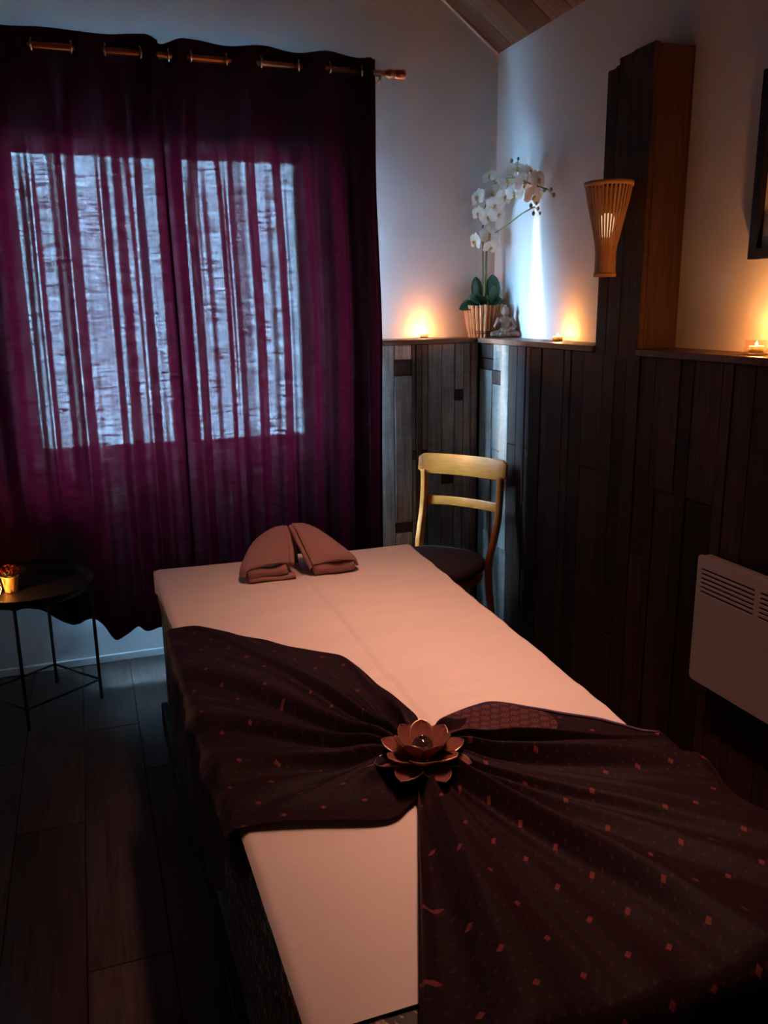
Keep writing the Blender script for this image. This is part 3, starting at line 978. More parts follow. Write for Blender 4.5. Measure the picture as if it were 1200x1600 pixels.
patch('clear_wrap', [[(-0.040, 0.02, 0.07), (-0.010, 0.025, 0.055), (0.010, 0.03, 0.02)], [(-0.046, -0.02, 0.055), (-0.012, -0.02, 0.045), (0.014, -0.01, 0.012)], [(-0.05, -0.05, 0.035), (-0.02, -0.05, 0.028), (0.012, -0.045, 0.006)]], M_PLASTIC, towel, 0.0015)

# purple dotted sarong gathered under the lotus
K = Vector((-1.325, -2.305, 0))
HANG = 0.020
def edge_l(y):
    return lerp(FL.x, NL.x, (y - FL.y) / (NL.y - FL.y)) - 0.006
def edge_r(y):
    return lerp(FR.x, NR.x, (y - FR.y) / (NR.y - FR.y)) + 0.006
YF = NL.y - 0.006
def drape(u, v, h):
    """lay a flat point of cloth over the bed: on top, or hanging down past an edge"""
    xl, xr = edge_l(v), edge_r(v)
    ol, orr, of_ = max(0, xl - u), max(0, u - xr), max(0, YF - v)
    x_, y_ = min(max(u, xl), xr), max(v, YF)
    d = max(ol, orr, of_)
    z = BZ + 0.018 + h
    if d > 0:
        rad = 0.022
        if d < rad * PI / 2:
            a = d / rad
            out, dn = rad * math.sin(a), rad * (1 - math.cos(a))
        else:
            out, dn = rad, rad + d - rad * PI / 2
        out += h * sstep(0, 0.06, d) + 0.02 * sstep(0.02, 0.5, d)
        z = BZ + 0.018 + h * (1 - sstep(0, 0.06, d)) - dn
        dirv = Vector((-ol + orr, -of_, 0))
        dirv.normalize()
        x_ += dirv.x * out
        y_ += dirv.y * out
    return (x_, y_, max(0.012, z))

def fan(name, boundary, mat, parent, ns, nr, ridges, amp, warp, seed, base=0.0, r0=0.03):
    B = [Vector((p[0], p[1], 0)) for p in boundary]
    Bs = catmull(B, 8)
    # resample by length
    acc = [0]
    for a, b_ in zip(Bs, Bs[1:]):
        acc.append(acc[-1] + (b_ - a).length)
    tot = acc[-1]
    def at(s_):
        d = s_ * tot
        for k in range(len(Bs) - 1):
            if d <= acc[k + 1] or k == len(Bs) - 2:
                return Bs[k].lerp(Bs[k + 1], (d - acc[k]) / max(1e-9, acc[k + 1] - acc[k]))
    pts = [at(i / (ns - 1)) for i in range(ns)]
    vs, flat = [], []
    for i in range(ns):
        s_ = i / (ns - 1)
        for j in range(nr):
            q = j / (nr - 1)
            rho = lerp(r0, 1.0, q)
            P = K + (pts[i] - K) * rho
            dist = (P - K).length
            sw = s_ + warp * math.sin(PI * q) * math.sin(PI * s_)
            h = 0.0
            for (n_, ph, a_) in ridges:
                c_ = 0.5 + 0.5 * math.sin(2 * PI * n_ * sw + ph + 1.1 * math.sin(3.1 * sw * n_ / 4 + seed))
                h += a_ * c_ ** 2.2
            env = sstep(0.0, 0.12, dist) * (1 - 0.80 * sstep(0.28, 0.85, q))
            edge = min(1.0, min(s_, 1 - s_) / 0.05)
            h = amp * h * env * (0.25 + 0.75 * edge) + 0.030 * (1 - sstep(0.0, 0.17, dist)) * (0.3 + 0.7 * edge)
            h += 0.004 * noise.noise(Vector((P.x * 9, P.y * 9, seed)))
            vs.append(drape(P.x, P.y, max(0.0, h) + base))
            flat.append((P.x, P.y, max(0.0, h)))
    # cloth coordinates: add the length taken up by the folds so the woven dots keep their shape
    uvs = [None] * len(flat)
    for j in range(nr):
        ex = 0.0
        for i in range(ns):
            a_ = flat[i * nr + j]
            if i:
                b_ = flat[(i - 1) * nr + j]
                ds = math.hypot(a_[0] - b_[0], a_[1] - b_[1])
                ex += math.hypot(ds, a_[2] - b_[2]) - ds
            d_ = Vector((a_[0] - K.x, a_[1] - K.y, 0))
            d_ = d_.normalized() if d_.length > 1e-6 else Vector((1, 0, 0))
            uvs[i * nr + j] = (a_[0] + d_.y * ex * 0.55, a_[1] - d_.x * ex * 0.55)
    o = mesh_obj(name, vs, grid_faces(ns, nr), mat, parent, True, uvs)
    return o

sarong = thing('sarong', 'dark purple dotted cloth gathered in fans across the bed foot', 'cloth', (0, 0, 0))
left_b = [(-1.275, -2.19), (-1.259, -2.132), (-1.272, -2.04), (-1.287, -1.948), (-1.305, -1.84), (-1.334, -1.746), (-1.40, -1.672), (-1.467, -1.603), (-1.57, -1.50), (-1.677, -1.396),
          (-1.80, -1.40), (-1.93, -1.52), (-1.98, -1.75), (-1.98, -2.0), (-1.95, -2.2), (-1.88, -2.36), (-1.78, -2.405), (-1.701, -2.41), (-1.60, -2.435), (-1.459, -2.478), (-1.398, -2.45), (-1.347, -2.41)]
fan('left_fan', left_b, M_SARONG, sarong, 260, 70, [(7, 0.4, 0.60), (12, 1.7, 0.34), (21, 0.2, 0.10)], 0.056, 0.08, 1.3)
right_b = [(-1.24, -2.20), (-1.211, -2.172), (-1.13, -2.158), (-1.062, -2.159), (-0.99, -2.21), (-0.925, -2.267), (-0.86, -2.33), (-0.81, -2.387), (-0.68, -2.44), (-0.54, -2.50), (-0.45, -2.65), (-0.43, -2.9), (-0.47, -3.15), (-0.62, -3.36),
           (-0.9, -3.44), (-1.2, -3.44), (-1.5, -3.42), (-1.66, -3.28), (-1.63, -3.08), (-1.567, -2.93)]
rf_ = fan('right_fan', right_b, M_SARONG, sarong, 300, 80, [(6, 0.9, 0.55), (11, 0.3, 0.34), (23, 1.2, 0.10)], 0.058, 0.045, 4.7)
turned = [(-1.24, -2.22), (-1.205, -2.178), (-1.146, -2.166), (-1.07, -2.160), (-1.03, -2.20), (-0.99, -2.245), (-1.0, -2.31), (-1.07, -2.35), (-1.15, -2.375), (-1.22, -2.36)]
fan('turned_border', turned, M_SARONG2, sarong, 60, 24, [(2, 0.4, 0.5)], 0.018, 0.0, 2.0, 0.012, 0.12)
hem = [rf_.data.vertices[i_ * 80 + 79].co + Vector((0, 0, 0.002)) for i_ in range(1, 62)]
tube('purple_hem', hem, 0.0035, M_PURPLE, sarong, 6)
# gathered knot under the flower
kv, kf = [], []
for i in range(40):
    a = 2 * PI * i / 40
    for j in range(10):
        b_ = j / 9 * PI / 2
        rr = (0.075 + 0.010 * math.sin(9 * a)) * math.cos(b_)
        kv.append((K.x + 0.012 + rr * math.cos(a), K.y + 0.02 + rr * math.sin(a), BZ + 0.004 + 0.048 * math.sin(b_) ** 0.8))
for i in range(40):
    for j in range(9):
        kf.append((i * 10 + j, ((i + 1) % 40) * 10 + j, ((i + 1) % 40) * 10 + j + 1, i * 10 + j + 1))
mesh_obj('knot', kv, kf, M_SARONG, sarong, True, [(v[0], v[1]) for v in kv])

def petal_geo(L_, W_, curl, cup, lift, n=11, mseg=7, blunt=1.0):
    """petal growing along +x: pointed oval, cupped across, curling up along its length"""
    vs_, rim = [], []
    for i in range(n):
        t_ = i / (n - 1)
        w = W_ * (math.sin(PI * min(1.0, t_ ** blunt)) ** 0.62 if 0 < t_ < 1 else 0.0)
        w = max(w, 0.12 * W_ * (1 - t_) + 0.02 * W_)
        a = lift + curl * t_
        if i == 0:
            px = pz = 0.0
        else:
            px += L_ / (n - 1) * math.cos(a)
            pz += L_ / (n - 1) * math.sin(a)
        for j in range(mseg):
            q = -1 + 2 * j / (mseg - 1)
            vs_.append((px, q * w, pz + cup * W_ * (q * q) * math.sin(PI * t_ * 0.9)))
    rim = [vs_[i * mseg] for i in range(n)] + [vs_[(n - 1 - i) * mseg + mseg - 1] for i in range(n)]
    return vs_, grid_faces(n, mseg), rim

LOT = Vector((-1.338, -2.366, BZ + 0.046))
lotus = thing('lotus_candle_holder', 'pink shell lotus candle holder resting on the gathered purple cloth', 'candle holder', LOT, 0.3)
lotus.scale = (0.99, 0.99, 0.99)
lathe('foot', [(0.0, -0.010), (0.030, -0.010), (0.030, -0.004), (0.012, 0.0), (0.012, 0.008), (0.0, 0.008)], M_SHELLRIM, lotus, 20)
ringspec = [(7, 0.092, 0.027, -0.05, 0.20, 0.020, 0.0), (7, 0.085, 0.026, 0.26, 0.35, 0.022, PI / 7), (7, 0.074, 0.023, 0.60, 0.35, 0.020, 0.05)]
for (cnt, L_, W_, lift, curl, r0, ph) in ringspec:
    v, f, rim = petal_geo(L_, W_, curl, 0.42, lift, 13, 9, 1.25)
    me = bpy.data.meshes.new('petal')
    me.from_pydata(v, [], f)
    for p in me.polygons:
        p.use_smooth = True
    me.materials.append(M_SHELL)
    rv, rf = tube_geo(rim[1:-1], 0.0011, 5)
    rme = bpy.data.meshes.new('rim')
    rme.from_pydata([tuple(p) for p in rv], [], rf)
    rme.materials.append(M_SHELLRIM)
    for k in range(cnt):
        a = 2 * PI * k / cnt + ph
        o = link(bpy.data.objects.new('petal', me), lotus)
        o.matrix_local = Matrix.Rotation(a, 4, 'Z') @ Matrix.Translation((0.006, 0, 0.004 if lift < 0.5 else 0.008)) @ Matrix.Rotation(random.uniform(-0.06, 0.06), 4, 'Y')
        solidify(o, 0.0012)
        link(bpy.data.objects.new('rim', rme), o)
lathe('glass_globe', [(0.0, 0.006)] + [(0.0215 * math.cos(a_ / 10 * 1.0), 0.036 + 0.0215 * math.sin(a_ / 10)) for a_ in range(-14, 13)] + [(0.0075, 0.053), (0.0, 0.040)], M_DARKGLASS, lotus, 24)

# ------------------------------------------------------------------ chair
CH_A, CH_B = Vector((-0.462, -0.205, 0)), Vector((-0.205, -0.535, 0))   # ends of the top rail
mid = (CH_A + CH_B) / 2
ax = (CH_B - CH_A).normalized()
nrm = Vector((ax.y, -ax.x, 0))
if nrm.dot(Vector((-1, -1, 0))) < 0:
    nrm = -nrm
chair = thing('chair', 'varnished beech chair with plum padded seat beside the massage bed', 'chair', (0, 0, 0))
HW = (CH_B - CH_A).length / 2
def cpt(a, f_, z):
    """a: along the back, f_: forward of the back, z: height"""
    p = mid + ax * a + nrm * f_
    return Vector((p.x, p.y, z))
def ribbon(name, centre_fn, half_h, thick, n, mat, parent, taper=None):
    """board following a curve: centre_fn(t)-> (point, up, out)"""
    vs_ = []
    for i in range(n):
        t_ = i / (n - 1)
        p, u_, o_ = centre_fn(t_)
        hh = half_h * (taper(t_) if taper else 1)
        for (a, b_) in ((-1, -1), (1, -1), (1, 1), (-1, 1)):
            vs_.append(p + u_ * hh * a + o_ * thick / 2 * b_)
    fs_ = []
    for i in range(n - 1):
        for k in range(4):
            k2 = (k + 1) % 4
            fs_.append((i * 4 + k, i * 4 + k2, (i + 1) * 4 + k2, (i + 1) * 4 + k))
    fs_ += [(0, 3, 2, 1), tuple((n - 1) * 4 + k for k in range(4))]
    o = mesh_obj(name, vs_, fs_, mat, parent, True)
    md = o.modifiers.new('bevel', 'BEVEL'); md.width = 0.004; md.segments = 2
    return o
UP = Vector((0, 0, 1))
lean = Vector((nrm.x * 0.16, nrm.y * 0.16, -1)).normalized() * -1
def rail(t_, z, sag, half):
    a = lerp(-half, half, t_)
    return (cpt(a, -sag * (1 - (a / half) ** 2), z), lean, (nrm - lean * nrm.dot(lean)).normalized())
ribbon('top_rail', lambda t_: rail(t_, 0.842, 0.035, HW + 0.012), 0.047, 0.020, 21, M_CHAIR, chair, lambda t_: min(1.0, 0.62 + 7 * min(t_, 1 - t_)))
ribbon('mid_rail', lambda t_: rail(t_, 0.672, 0.030, HW - 0.028), 0.021, 0.016, 13, M_CHAIR, chair)
for sgn in (-1, 1):
    hw = HW - 0.018
    path = catmull([cpt(sgn * (hw + 0.002), 0.000, 0.815), cpt(sgn * hw, 0.002, 0.74), cpt(sgn * hw, 0.014, 0.64), cpt(sgn * (hw - 0.004), 0.045, 0.54), cpt(sgn * (hw - 0.012), 0.072, 0.46), cpt(sgn * (hw - 0.015), 0.072, 0.36), cpt(sgn * (hw - 0.01), 0.045, 0.18), cpt(sgn * hw, 0.0, 0.0)], 4)
    npth = len(path)
    vs_, fs_ = [], []
    for i, p in enumerate(path):
        t_ = (path[min(i + 1, npth - 1)] - path[max(i - 1, 0)]).normalized()
        o_ = (nrm - t_ * nrm.dot(t_)).normalized()
        wz = 0.017 + 0.004 * math.exp(-((p.z - 0.46) / 0.12) ** 2)
        for (a, b_) in ((-1, -1), (1, -1), (1, 1), (-1, 1)):
            vs_.append(p + ax * 0.012 * a + o_ * wz * b_)
        if i:
            for k in range(4):
                k2 = (k + 1) % 4
                fs_.append(((i - 1) * 4 + k, (i - 1) * 4 + k2, i * 4 + k2, i * 4 + k))
    fs_ += [(0, 3, 2, 1), tuple((npth - 1) * 4 + k for k in range(4))]
    o = mesh_obj('rear_leg', vs_, fs_, M_CHAIR, chair, True)
    md = o.modifiers.new('bevel', 'BEVEL'); md.width = 0.004; md.segments = 2
    fl_ = tube('front_leg', [cpt(sgn * 0.165, 0.40, 0.405), cpt(sgn * 0.168, 0.405, 0.2), cpt(sgn * 0.172, 0.412, 0.0)], [0.018, 0.016, 0.013], M_CHAIR, chair, 10)
# rounded upholstered seat
def seat_outline(k, n):
    a = 2 * PI * k / n
    ex = 2.7
    ca, sa = math.cos(a), math.sin(a)
    rx = 0.205 * (1 + 0.06 * sa)
    return (math.copysign(abs(ca) ** (2 / ex), ca) * rx, 0.235 + math.copysign(abs(sa) ** (2 / ex), sa) * 0.195)
def seat_mesh(name, prof, mat):
    n = 48
    vs_, fs_ = [], []
    for (sc_, z) in prof:
        for k in range(n):
            a, f_ = seat_outline(k, n)
            vs_.append(cpt(a * sc_, 0.235 + (f_ - 0.235) * sc_, z))
    for q in range(len(prof) - 1):
        for k in range(n):
            k2 = (k + 1) % n
            fs_.append((q * n + k, q * n + k2, (q + 1) * n + k2, (q + 1) * n + k))
    fs_.append(tuple(reversed(range(n)))); fs_.append(tuple((len(prof) - 1) * n + k for k in range(n)))
    return mesh_obj(name, vs_, fs_, mat, chair, True)
seat_mesh('seat_pad', [(0.96, 0.428), (1.0, 0.434), (1.012, 0.450), (0.99, 0.466), (0.92, 0.478), (0.75, 0.487), (0.45, 0.492), (0.15, 0.493)], M_SEAT)
seat_mesh('seat_frame', [(0.90, 0.385), (0.95, 0.388), (0.965, 0.400), (0.965, 0.428)], M_CHAIR)

# ------------------------------------------------------------------ tray table with lantern and flower pot
TX, TY, TZ = -2.17, -0.355, 0.50
tt = thing('tray_table', 'round black metal tray table with thin legs by the curtain', 'table', (TX, TY, 0))
lathe('tray', [(0.0, TZ - 0.004), (0.215, TZ - 0.004), (0.232, TZ + 0.004), (0.240, TZ + 0.026), (0.243, TZ + 0.026), (0.243, TZ + 0.020), (0.236, TZ + 0.0), (0.22, TZ - 0.010), (0.0, TZ - 0.010)], M_BLACKMETAL, tt, 64)
corners = [(0.2244, 0.0), (0.0446, 0.22), (-0.2244, 0.0), (-0.0446, -0.22)]
corners = [(0.222, -0.02), (0.045, 0.205), (-0.222, 0.02), (-0.045, -0.205)]
for (lx, ly) in corners:
    tube('leg', [(lx, ly, TZ - 0.012), (lx * 1.0, ly, 0.0)], 0.0065, M_BLACKMETAL, tt, 8)
for k in range(4):
    a, b_ = corners[k], corners[(k + 1) % 4]
    tube('lower_rail', [(a[0], a[1], 0.085), (b_[0], b_[1], 0.085)], 0.0045, M_BLACKMETAL, tt, 6)
    tube('upper_rail', [(a[0], a[1], TZ - 0.016), (b_[0], b_[1], TZ - 0.016)], 0.0045, M_BLACKMETAL, tt, 6)

def flame(parent, x_, y_, z_, h=0.016, power=1.0, lname='candle_flame_light', col=(1.0, 0.37, 0.095)):
    lathe('flame', [(0.0, 0.0), (h * 0.18, h * 0.12), (h * 0.23, h * 0.3), (h * 0.17, h * 0.6), (h * 0.06, h * 0.88), (0.0, h)], M_FLAME, parent, 10, (x_, y_, z_))
    ld = bpy.data.lights.new(lname, 'POINT')
    ld.energy = power
    ld.color = col
    ld.shadow_soft_size = 0.006
    lo = bpy.data.objects.new(lname, ld)
    link(lo, parent)
    lo.location = (x_, y_, z_ + h * 0.5)
    return lo

# lantern: pear-shaped metal lattice, glowing inside
lx, ly = -2.300, -0.445
lan = thing('mosaic_lantern', 'small pear-shaped pierced lantern glowing amber on the tray table', 'lantern', (lx, ly, TZ - 0.0035))
prof = [(0.026, 0.006), (0.037, 0.020), (0.043, 0.038), (0.041, 0.056), (0.032, 0.074), (0.023, 0.088), (0.020, 0.098)]
n_l = 18
for dirn in (1, -1):
    for k in range(n_l):
        pts = []
        for q in range(13):
            t_ = q / 12
            rr = interp([(i / (len(prof) - 1), p[0]) for i, p in enumerate(prof)], t_)
            z_ = interp([(i / (len(prof) - 1), p[1]) for i, p in enumerate(prof)], t_)
            a = 2 * PI * k / n_l + dirn * t_ * 1.3
            pts.append((rr * math.cos(a), rr * math.sin(a), z_))
        tube('lattice_wire', pts, 0.0016, M_LANT, lan, 5)
lathe('base_ring', [(0.0, 0.0), (0.026, 0.0), (0.028, 0.004), (0.027, 0.008), (0.0, 0.008)], M_LANT, lan, 20)
lathe('neck_ring', [(0.019, 0.096), (0.022, 0.097), (0.024, 0.106), (0.021, 0.108), (0.018, 0.10)], M_LANT, lan, 20, closed_ends=False)
lathe('amber_lining', [(r_ - 0.004, z_) for r_, z_ in prof], M_MOSAIC, lan, 20, closed_ends=False)
flame(lan, 0, 0, 0.030, 0.02, 14.0, col=(1.0, 0.45, 0.13))
lathe('tealight', [(0.0, 0.008), (0.018, 0.008), (0.018, 0.024), (0.0, 0.022)], M_WAX, lan, 16)

fp = thing('flower_bucket', 'little pale bucket of red flowers beside the pierced lantern', 'flower pot', (-2.236, -0.365, TZ - 0.0035))
lathe('bucket', [(0.0, 0.0), (0.022, 0.0), (0.0235, 0.004), (0.031, 0.060), (0.033, 0.061), (0.033, 0.065), (0.029, 0.065), (0.028, 0.056), (0.0, 0.050)], M_POTWHITE, fp, 24)
pv, pf, _ = petal_geo(0.014, 0.006, 0.6, 0.3, 0.25, 6, 5)
rme = bpy.data.meshes.new('flower_head')
vs_, fs_ = [], []
for rr_ in range(2):
    for k in range(6):
        mt_ = Matrix.Rotation(2 * PI * k / 6 + rr_ * 0.5, 4, 'Z') @ Matrix.Rotation(-0.5 * rr_, 4, 'Y') @ Matrix.Scale(1 - 0.25 * rr_, 4)
        b0 = len(vs_)
        vs_ += [tuple(mt_ @ Vector(p)) for p in pv]
        fs_ += [tuple(b0 + i_ for i_ in f) for f in pf]
rme.from_pydata(vs_, [], fs_)
rme.materials.append(M_RED)
rnd = random.Random(3)
for k in range(13):
    a = k * 2.4
    rr_ = 0.007 + 0.037 * math.sqrt(k / 13)
    top = Vector((rr_ * math.cos(a), rr_ * math.sin(a), 0.108 - rr_ * 0.75 + rnd.uniform(-0.008, 0.008)))
    tube('flower_stem', [(top.x * 0.3, top.y * 0.3, 0.050), (top.x * 0.7, top.y * 0.7, 0.08), tuple(top)], 0.0011, M_STEM, fp, 5)
    o = link(bpy.data.objects.new('flower_head', rme), fp)
    o.matrix_local = Matrix.Translation(top) @ Vector((top.x * 18, top.y * 18, 1)).to_track_quat('Z', 'Y').to_matrix().to_4x4()
lv, lf, _ = petal_geo(0.03, 0.007, 0.5, 0.2, 0.2, 6, 5)
for k in range(7):
    a = 2 * PI * k / 7 + 0.3
    o = mesh_obj('leaf', lv, lf, M_LEAF, fp, True)
    o.matrix_local = Matrix.Translation((0.020 * math.cos(a), 0.020 * math.sin(a), 0.062)) @ Matrix.Rotation(a, 4, 'Z')

# ------------------------------------------------------------------ wall heater
hx0, hx1 = -0.222, -T - 0.003
HY0, HY1, HZ0, HZ1 = -1.802, -2.42, 0.424, 0.822
heater = thing('panel_heater', 'white wall-mounted panel heater with slotted top vents', 'heater', (hx1, HY0, HZ0))
def plate_holes(name, ys_, zs_, hole, x0, x1, mat, parent):
    """plate in the y-z plane with real rectangular openings"""
    bm = bmesh.new()
    ny, nz = len(ys_), len(zs_)
    g = [[bm.verts.new((x0, y_, z_)) for z_ in zs_] for y_ in ys_]
    for i in range(ny - 1):
        for j in range(nz - 1):
            if not hole(i, j):
                bm.faces.new((g[i][j], g[i + 1][j], g[i + 1][j + 1], g[i][j + 1]))
    r = bmesh.ops.extrude_face_region(bm, geom=bm.faces[:])
    for e in r['geom']:
        if isinstance(e, bmesh.types.BMVert):
            e.co.x = x1
    ymin, ymax, zmin, zmax = min(ys_), max(ys_), min(zs_), max(zs_)
    on = lambda v: (abs(v.co.y - ymin) < 1e-6) + (abs(v.co.y - ymax) < 1e-6) + (abs(v.co.z - zmin) < 1e-6) + (abs(v.co.z - zmax) < 1e-6)
    ce = [e for e in bm.edges if on(e.verts[0]) == 2 and on(e.verts[1]) == 2 and abs(e.verts[0].co.x - e.verts[1].co.x) > 1e-5]
    bmesh.ops.bevel(bm, geom=ce, offset=0.014, segments=4, profile=0.5, affect='EDGES')
    return bm_obj(name, bm, mat, parent)
slot_h = 0.0056
zs_ = [HZ0, 0.700]
rows = [0.708 + k * 0.0138 for k in range(6)]
for z_ in rows:
    zs_ += [z_, z_ + slot_h]
zs_ += [HZ1]
ys_ = [HY0, HY0 - 0.020, -2.033, -2.055, -2.285, -2.305, HY1]
pl = plate_holes('front_panel', ys_, zs_, lambda i, j: i in (1, 3) and j >= 2 and j % 2 == 0 and j < 14, hx0, hx0 + 0.006, M_HEATER, heater)
md = pl.modifiers.new('bevel', 'BEVEL'); md.width = 0.0015; md.segments = 2; md.limit_method = 'ANGLE'
def hl(o):
    o.matrix_parent_inverse = Matrix.Translation(-heater.location)
    return o
hl(pl)
hl(box('case', hx0 + 0.006, hx0 + 0.045, HY1 + 0.004, HY0 - 0.004, HZ0 + 0.004, HZ1 - 0.004, M_HEATER, heater, 0.006, 2))
hl(box('slot_shade', hx0 + 0.0055, hx0 + 0.0065, HY1 + 0.02, HY0 - 0.015, 0.700, 0.795, M_DARK_IN, heater))  # dark sheet behind the slots stands for the shade inside
for yy in (-1.95, -2.27):
    hl(box('wall_bracket', hx0 + 0.044, -T + 0.004, yy - 0.02, yy + 0.02, HZ0 + 0.06, HZ1 - 0.06, M_HEATER, heater))

# ------------------------------------------------------------------ bamboo wall lamp on the pillar
SX, SY, SZ = -0.232, -1.262, 1.640
lamp = thing('bamboo_wall_lamp', 'flared bamboo-strip wall lamp fixed to the dark plank pillar', 'wall lamp', (SX, SY, SZ))
sprof = [(0.0, 0.034), (0.012, 0.0335), (0.07, 0.033), (0.095, 0.036), (0.13, 0.0435), (0.18, 0.055), (0.23, 0.066), (0.282, 0.0755)]
nsl = 34
for k in range(nsl):
    a = 2 * PI * k / nsl
    vs_, fs_ = [], []
    for q, (z_, r_) in enumerate(sprof):
        w = 0.0022 + 0.0004 * (r_ / 0.03)
        for (dr, da) in ((-0.0009, -w), (-0.0009, w), (0.0009, w), (0.0009, -w)):
            rr_ = r_ + dr
            vs_.append((rr_ * math.cos(a) - da * math.sin(a), rr_ * math.sin(a) + da * math.cos(a), z_))
        if q:
            for e in range(4):
                e2 = (e + 1) % 4
                fs_.append(((q - 1) * 4 + e, (q - 1) * 4 + e2, q * 4 + e2, q * 4 + e))
    fs_ += [(3, 2, 1, 0), tuple(len(vs_) - 4 + e for e in range(4))]
    mesh_obj('bamboo_strip', vs_, fs_, M_BAMBOO, lamp)
lathe('rim', [(0.0745, 0.276), (0.0785, 0.276), (0.080, 0.290), (0.0765, 0.290), (0.0745, 0.276)], M_BAMBOO, lamp, 40, closed_ends=False)
lathe('foot_ring', [(0.0, -0.006), (0.037, -0.006), (0.037, 0.006), (0.0, 0.006)], M_BAMBOO, lamp, 32)
lathe('neck_liner', [(0.0315, 0.0), (0.0310, 0.07), (0.0335, 0.095), (0.0285, 0.095), (0.0285, 0.0)], M_BAMBOO, lamp, 28, closed_ends=False)
lathe('bulb', [(0.0, 0.118), (0.014, 0.120), (0.017, 0.135), (0.0235, 0.155), (0.025, 0.170), (0.021, 0.186), (0.010, 0.194), (0.0, 0.195)], M_BULB, lamp, 24)
lathe('bulb_socket', [(0.0, 0.02), (0.015, 0.02), (0.016, 0.118), (0.0, 0.12)], M_WHITE_PVC, lamp, 18)
mesh_obj('hanger', *tube_geo([(0.0765, 0, 0.283), (0.083, 0, 0.283)], 0.006, 8), M_TIN, lamp)

# ------------------------------------------------------------------ framed picture
pic = thing('framed_picture', 'black-framed picture with pale mat on the plaster wall', 'picture', (0, -1.686, 1.668))
PYA, PYB, PZA, PZB = -1.686, -2.09, 1.668, 2.176
fwid, fdep = 0.030, 0.032
def pl_(o):
    o.matrix_parent_inverse = Matrix.Translation(-pic.location)
    return o
pl_(box('frame_bar', -fdep, -0.0005, PYA - fwid, PYA, PZA, PZB, M_FRAME, pic, 0.001))
pl_(box('frame_bar', -fdep, -0.0005, PYB, PYB + fwid, PZA, PZB, M_FRAME, pic, 0.001))
pl_(box('frame_bar', -fdep, -0.0005, PYB + fwid, PYA - fwid, PZA, PZA + fwid, M_FRAME, pic, 0.001))
pl_(box('frame_bar', -fdep, -0.0005, PYB + fwid, PYA - fwid, PZB - fwid, PZB, M_FRAME, pic, 0.001))
pl_(box('mat_board', -0.012, -0.002, PYB + fwid, PYA - fwid, PZA + fwid, PZB - fwid, M_MAT, pic))
pl_(box('print', -0.0135, -0.0115, PYB + 0.035, PYA - 0.036, PZA + 0.035, PZA + 0.062, M_PRINT, pic))
pl_(box('print', -0.0135, -0.0115, PYB + 0.075, PYA - 0.075, PZA + 0.11, PZB - 0.08, M_PRINT, pic))

# ------------------------------------------------------------------ candles on the ledge
def tealight(name, label, x_, y_, power, glass=None):
    t_ = thing(name, label, 'candle', (x_, y_, S), 0, 'tealights along the ledge')
    z0 = 0.0
    if glass:
        z0 = 0.006
        w, h = 0.027, 0.042
        bm = bmesh.new()
        outer, inner = [], []
        n = 24
        def sq(k, r_, p_=4.5):
            a = 2 * PI * k / n
            ca, sa = math.cos(a), math.sin(a)
            return (math.copysign(abs(ca) ** (2 / p_), ca) * r_, math.copysign(abs(sa) ** (2 / p_), sa) * r_)
        vs_, fs_ = [], []
        prof_ = [(w * 0.92, 0.0), (w, 0.004), (w, h), (w - 0.003, h), (w - 0.003, 0.006)]
        for (r_, z_) in prof_:
            for k in range(n):
                q = sq(k, r_)
                vs_.append((q[0], q[1], z_))
        for q in range(len(prof_) - 1):
            for k in range(n):
                k2 = (k + 1) % n
                fs_.append((q * n + k, q * n + k2, (q + 1) * n + k2, (q + 1) * n + k))
        fs_.append(tuple(reversed(range(n)))); fs_.append(tuple(4 * n + k for k in range(n)))
        bm.free()
        mesh_obj('glass_cup', vs_, fs_, M_CLEAR, t_, True)
    lathe('cup', [(0.0, z0), (0.0185, z0), (0.0195, z0 + 0.019), (0.0185, z0 + 0.019), (0.0176, z0 + 0.003), (0.0, z0 + 0.003)], M_WAX, t_, 24)
    lathe('wax', [(0.0, z0 + 0.003), (0.0175, z0 + 0.003), (0.0178, z0 + 0.0105), (0.012, z0 + 0.0098), (0.0, z0 + 0.0095)], M_WAX, t_, 24)
    tube('wick', [(0, 0, z0 + 0.009), (0, 0.0008, z0 + 0.015)], 0.0008, M_WICK, t_, 5)
    flame(t_, 0, 0, z0 + 0.013, 0.021, power)
    return t_
tealight('tealight_candle', 'lit tealight on the ledge between the curtain and the orchid', -0.383, -0.050, 7.5)
tealight('tealight_candle', 'lit tealight on the ledge between the orchid and the pillar', -0.062, -0.700, 6.0)
tealight('tealight_candle', 'lit tealight in a clear square glass below the framed picture', -0.080, -1.806, 12.0, True)
tealight('tealight_candle', 'added unseen tealight on the ledge past the framed picture', -0.075, -2.42, 22.0)  # unseen candle added to warm the right wall and heater

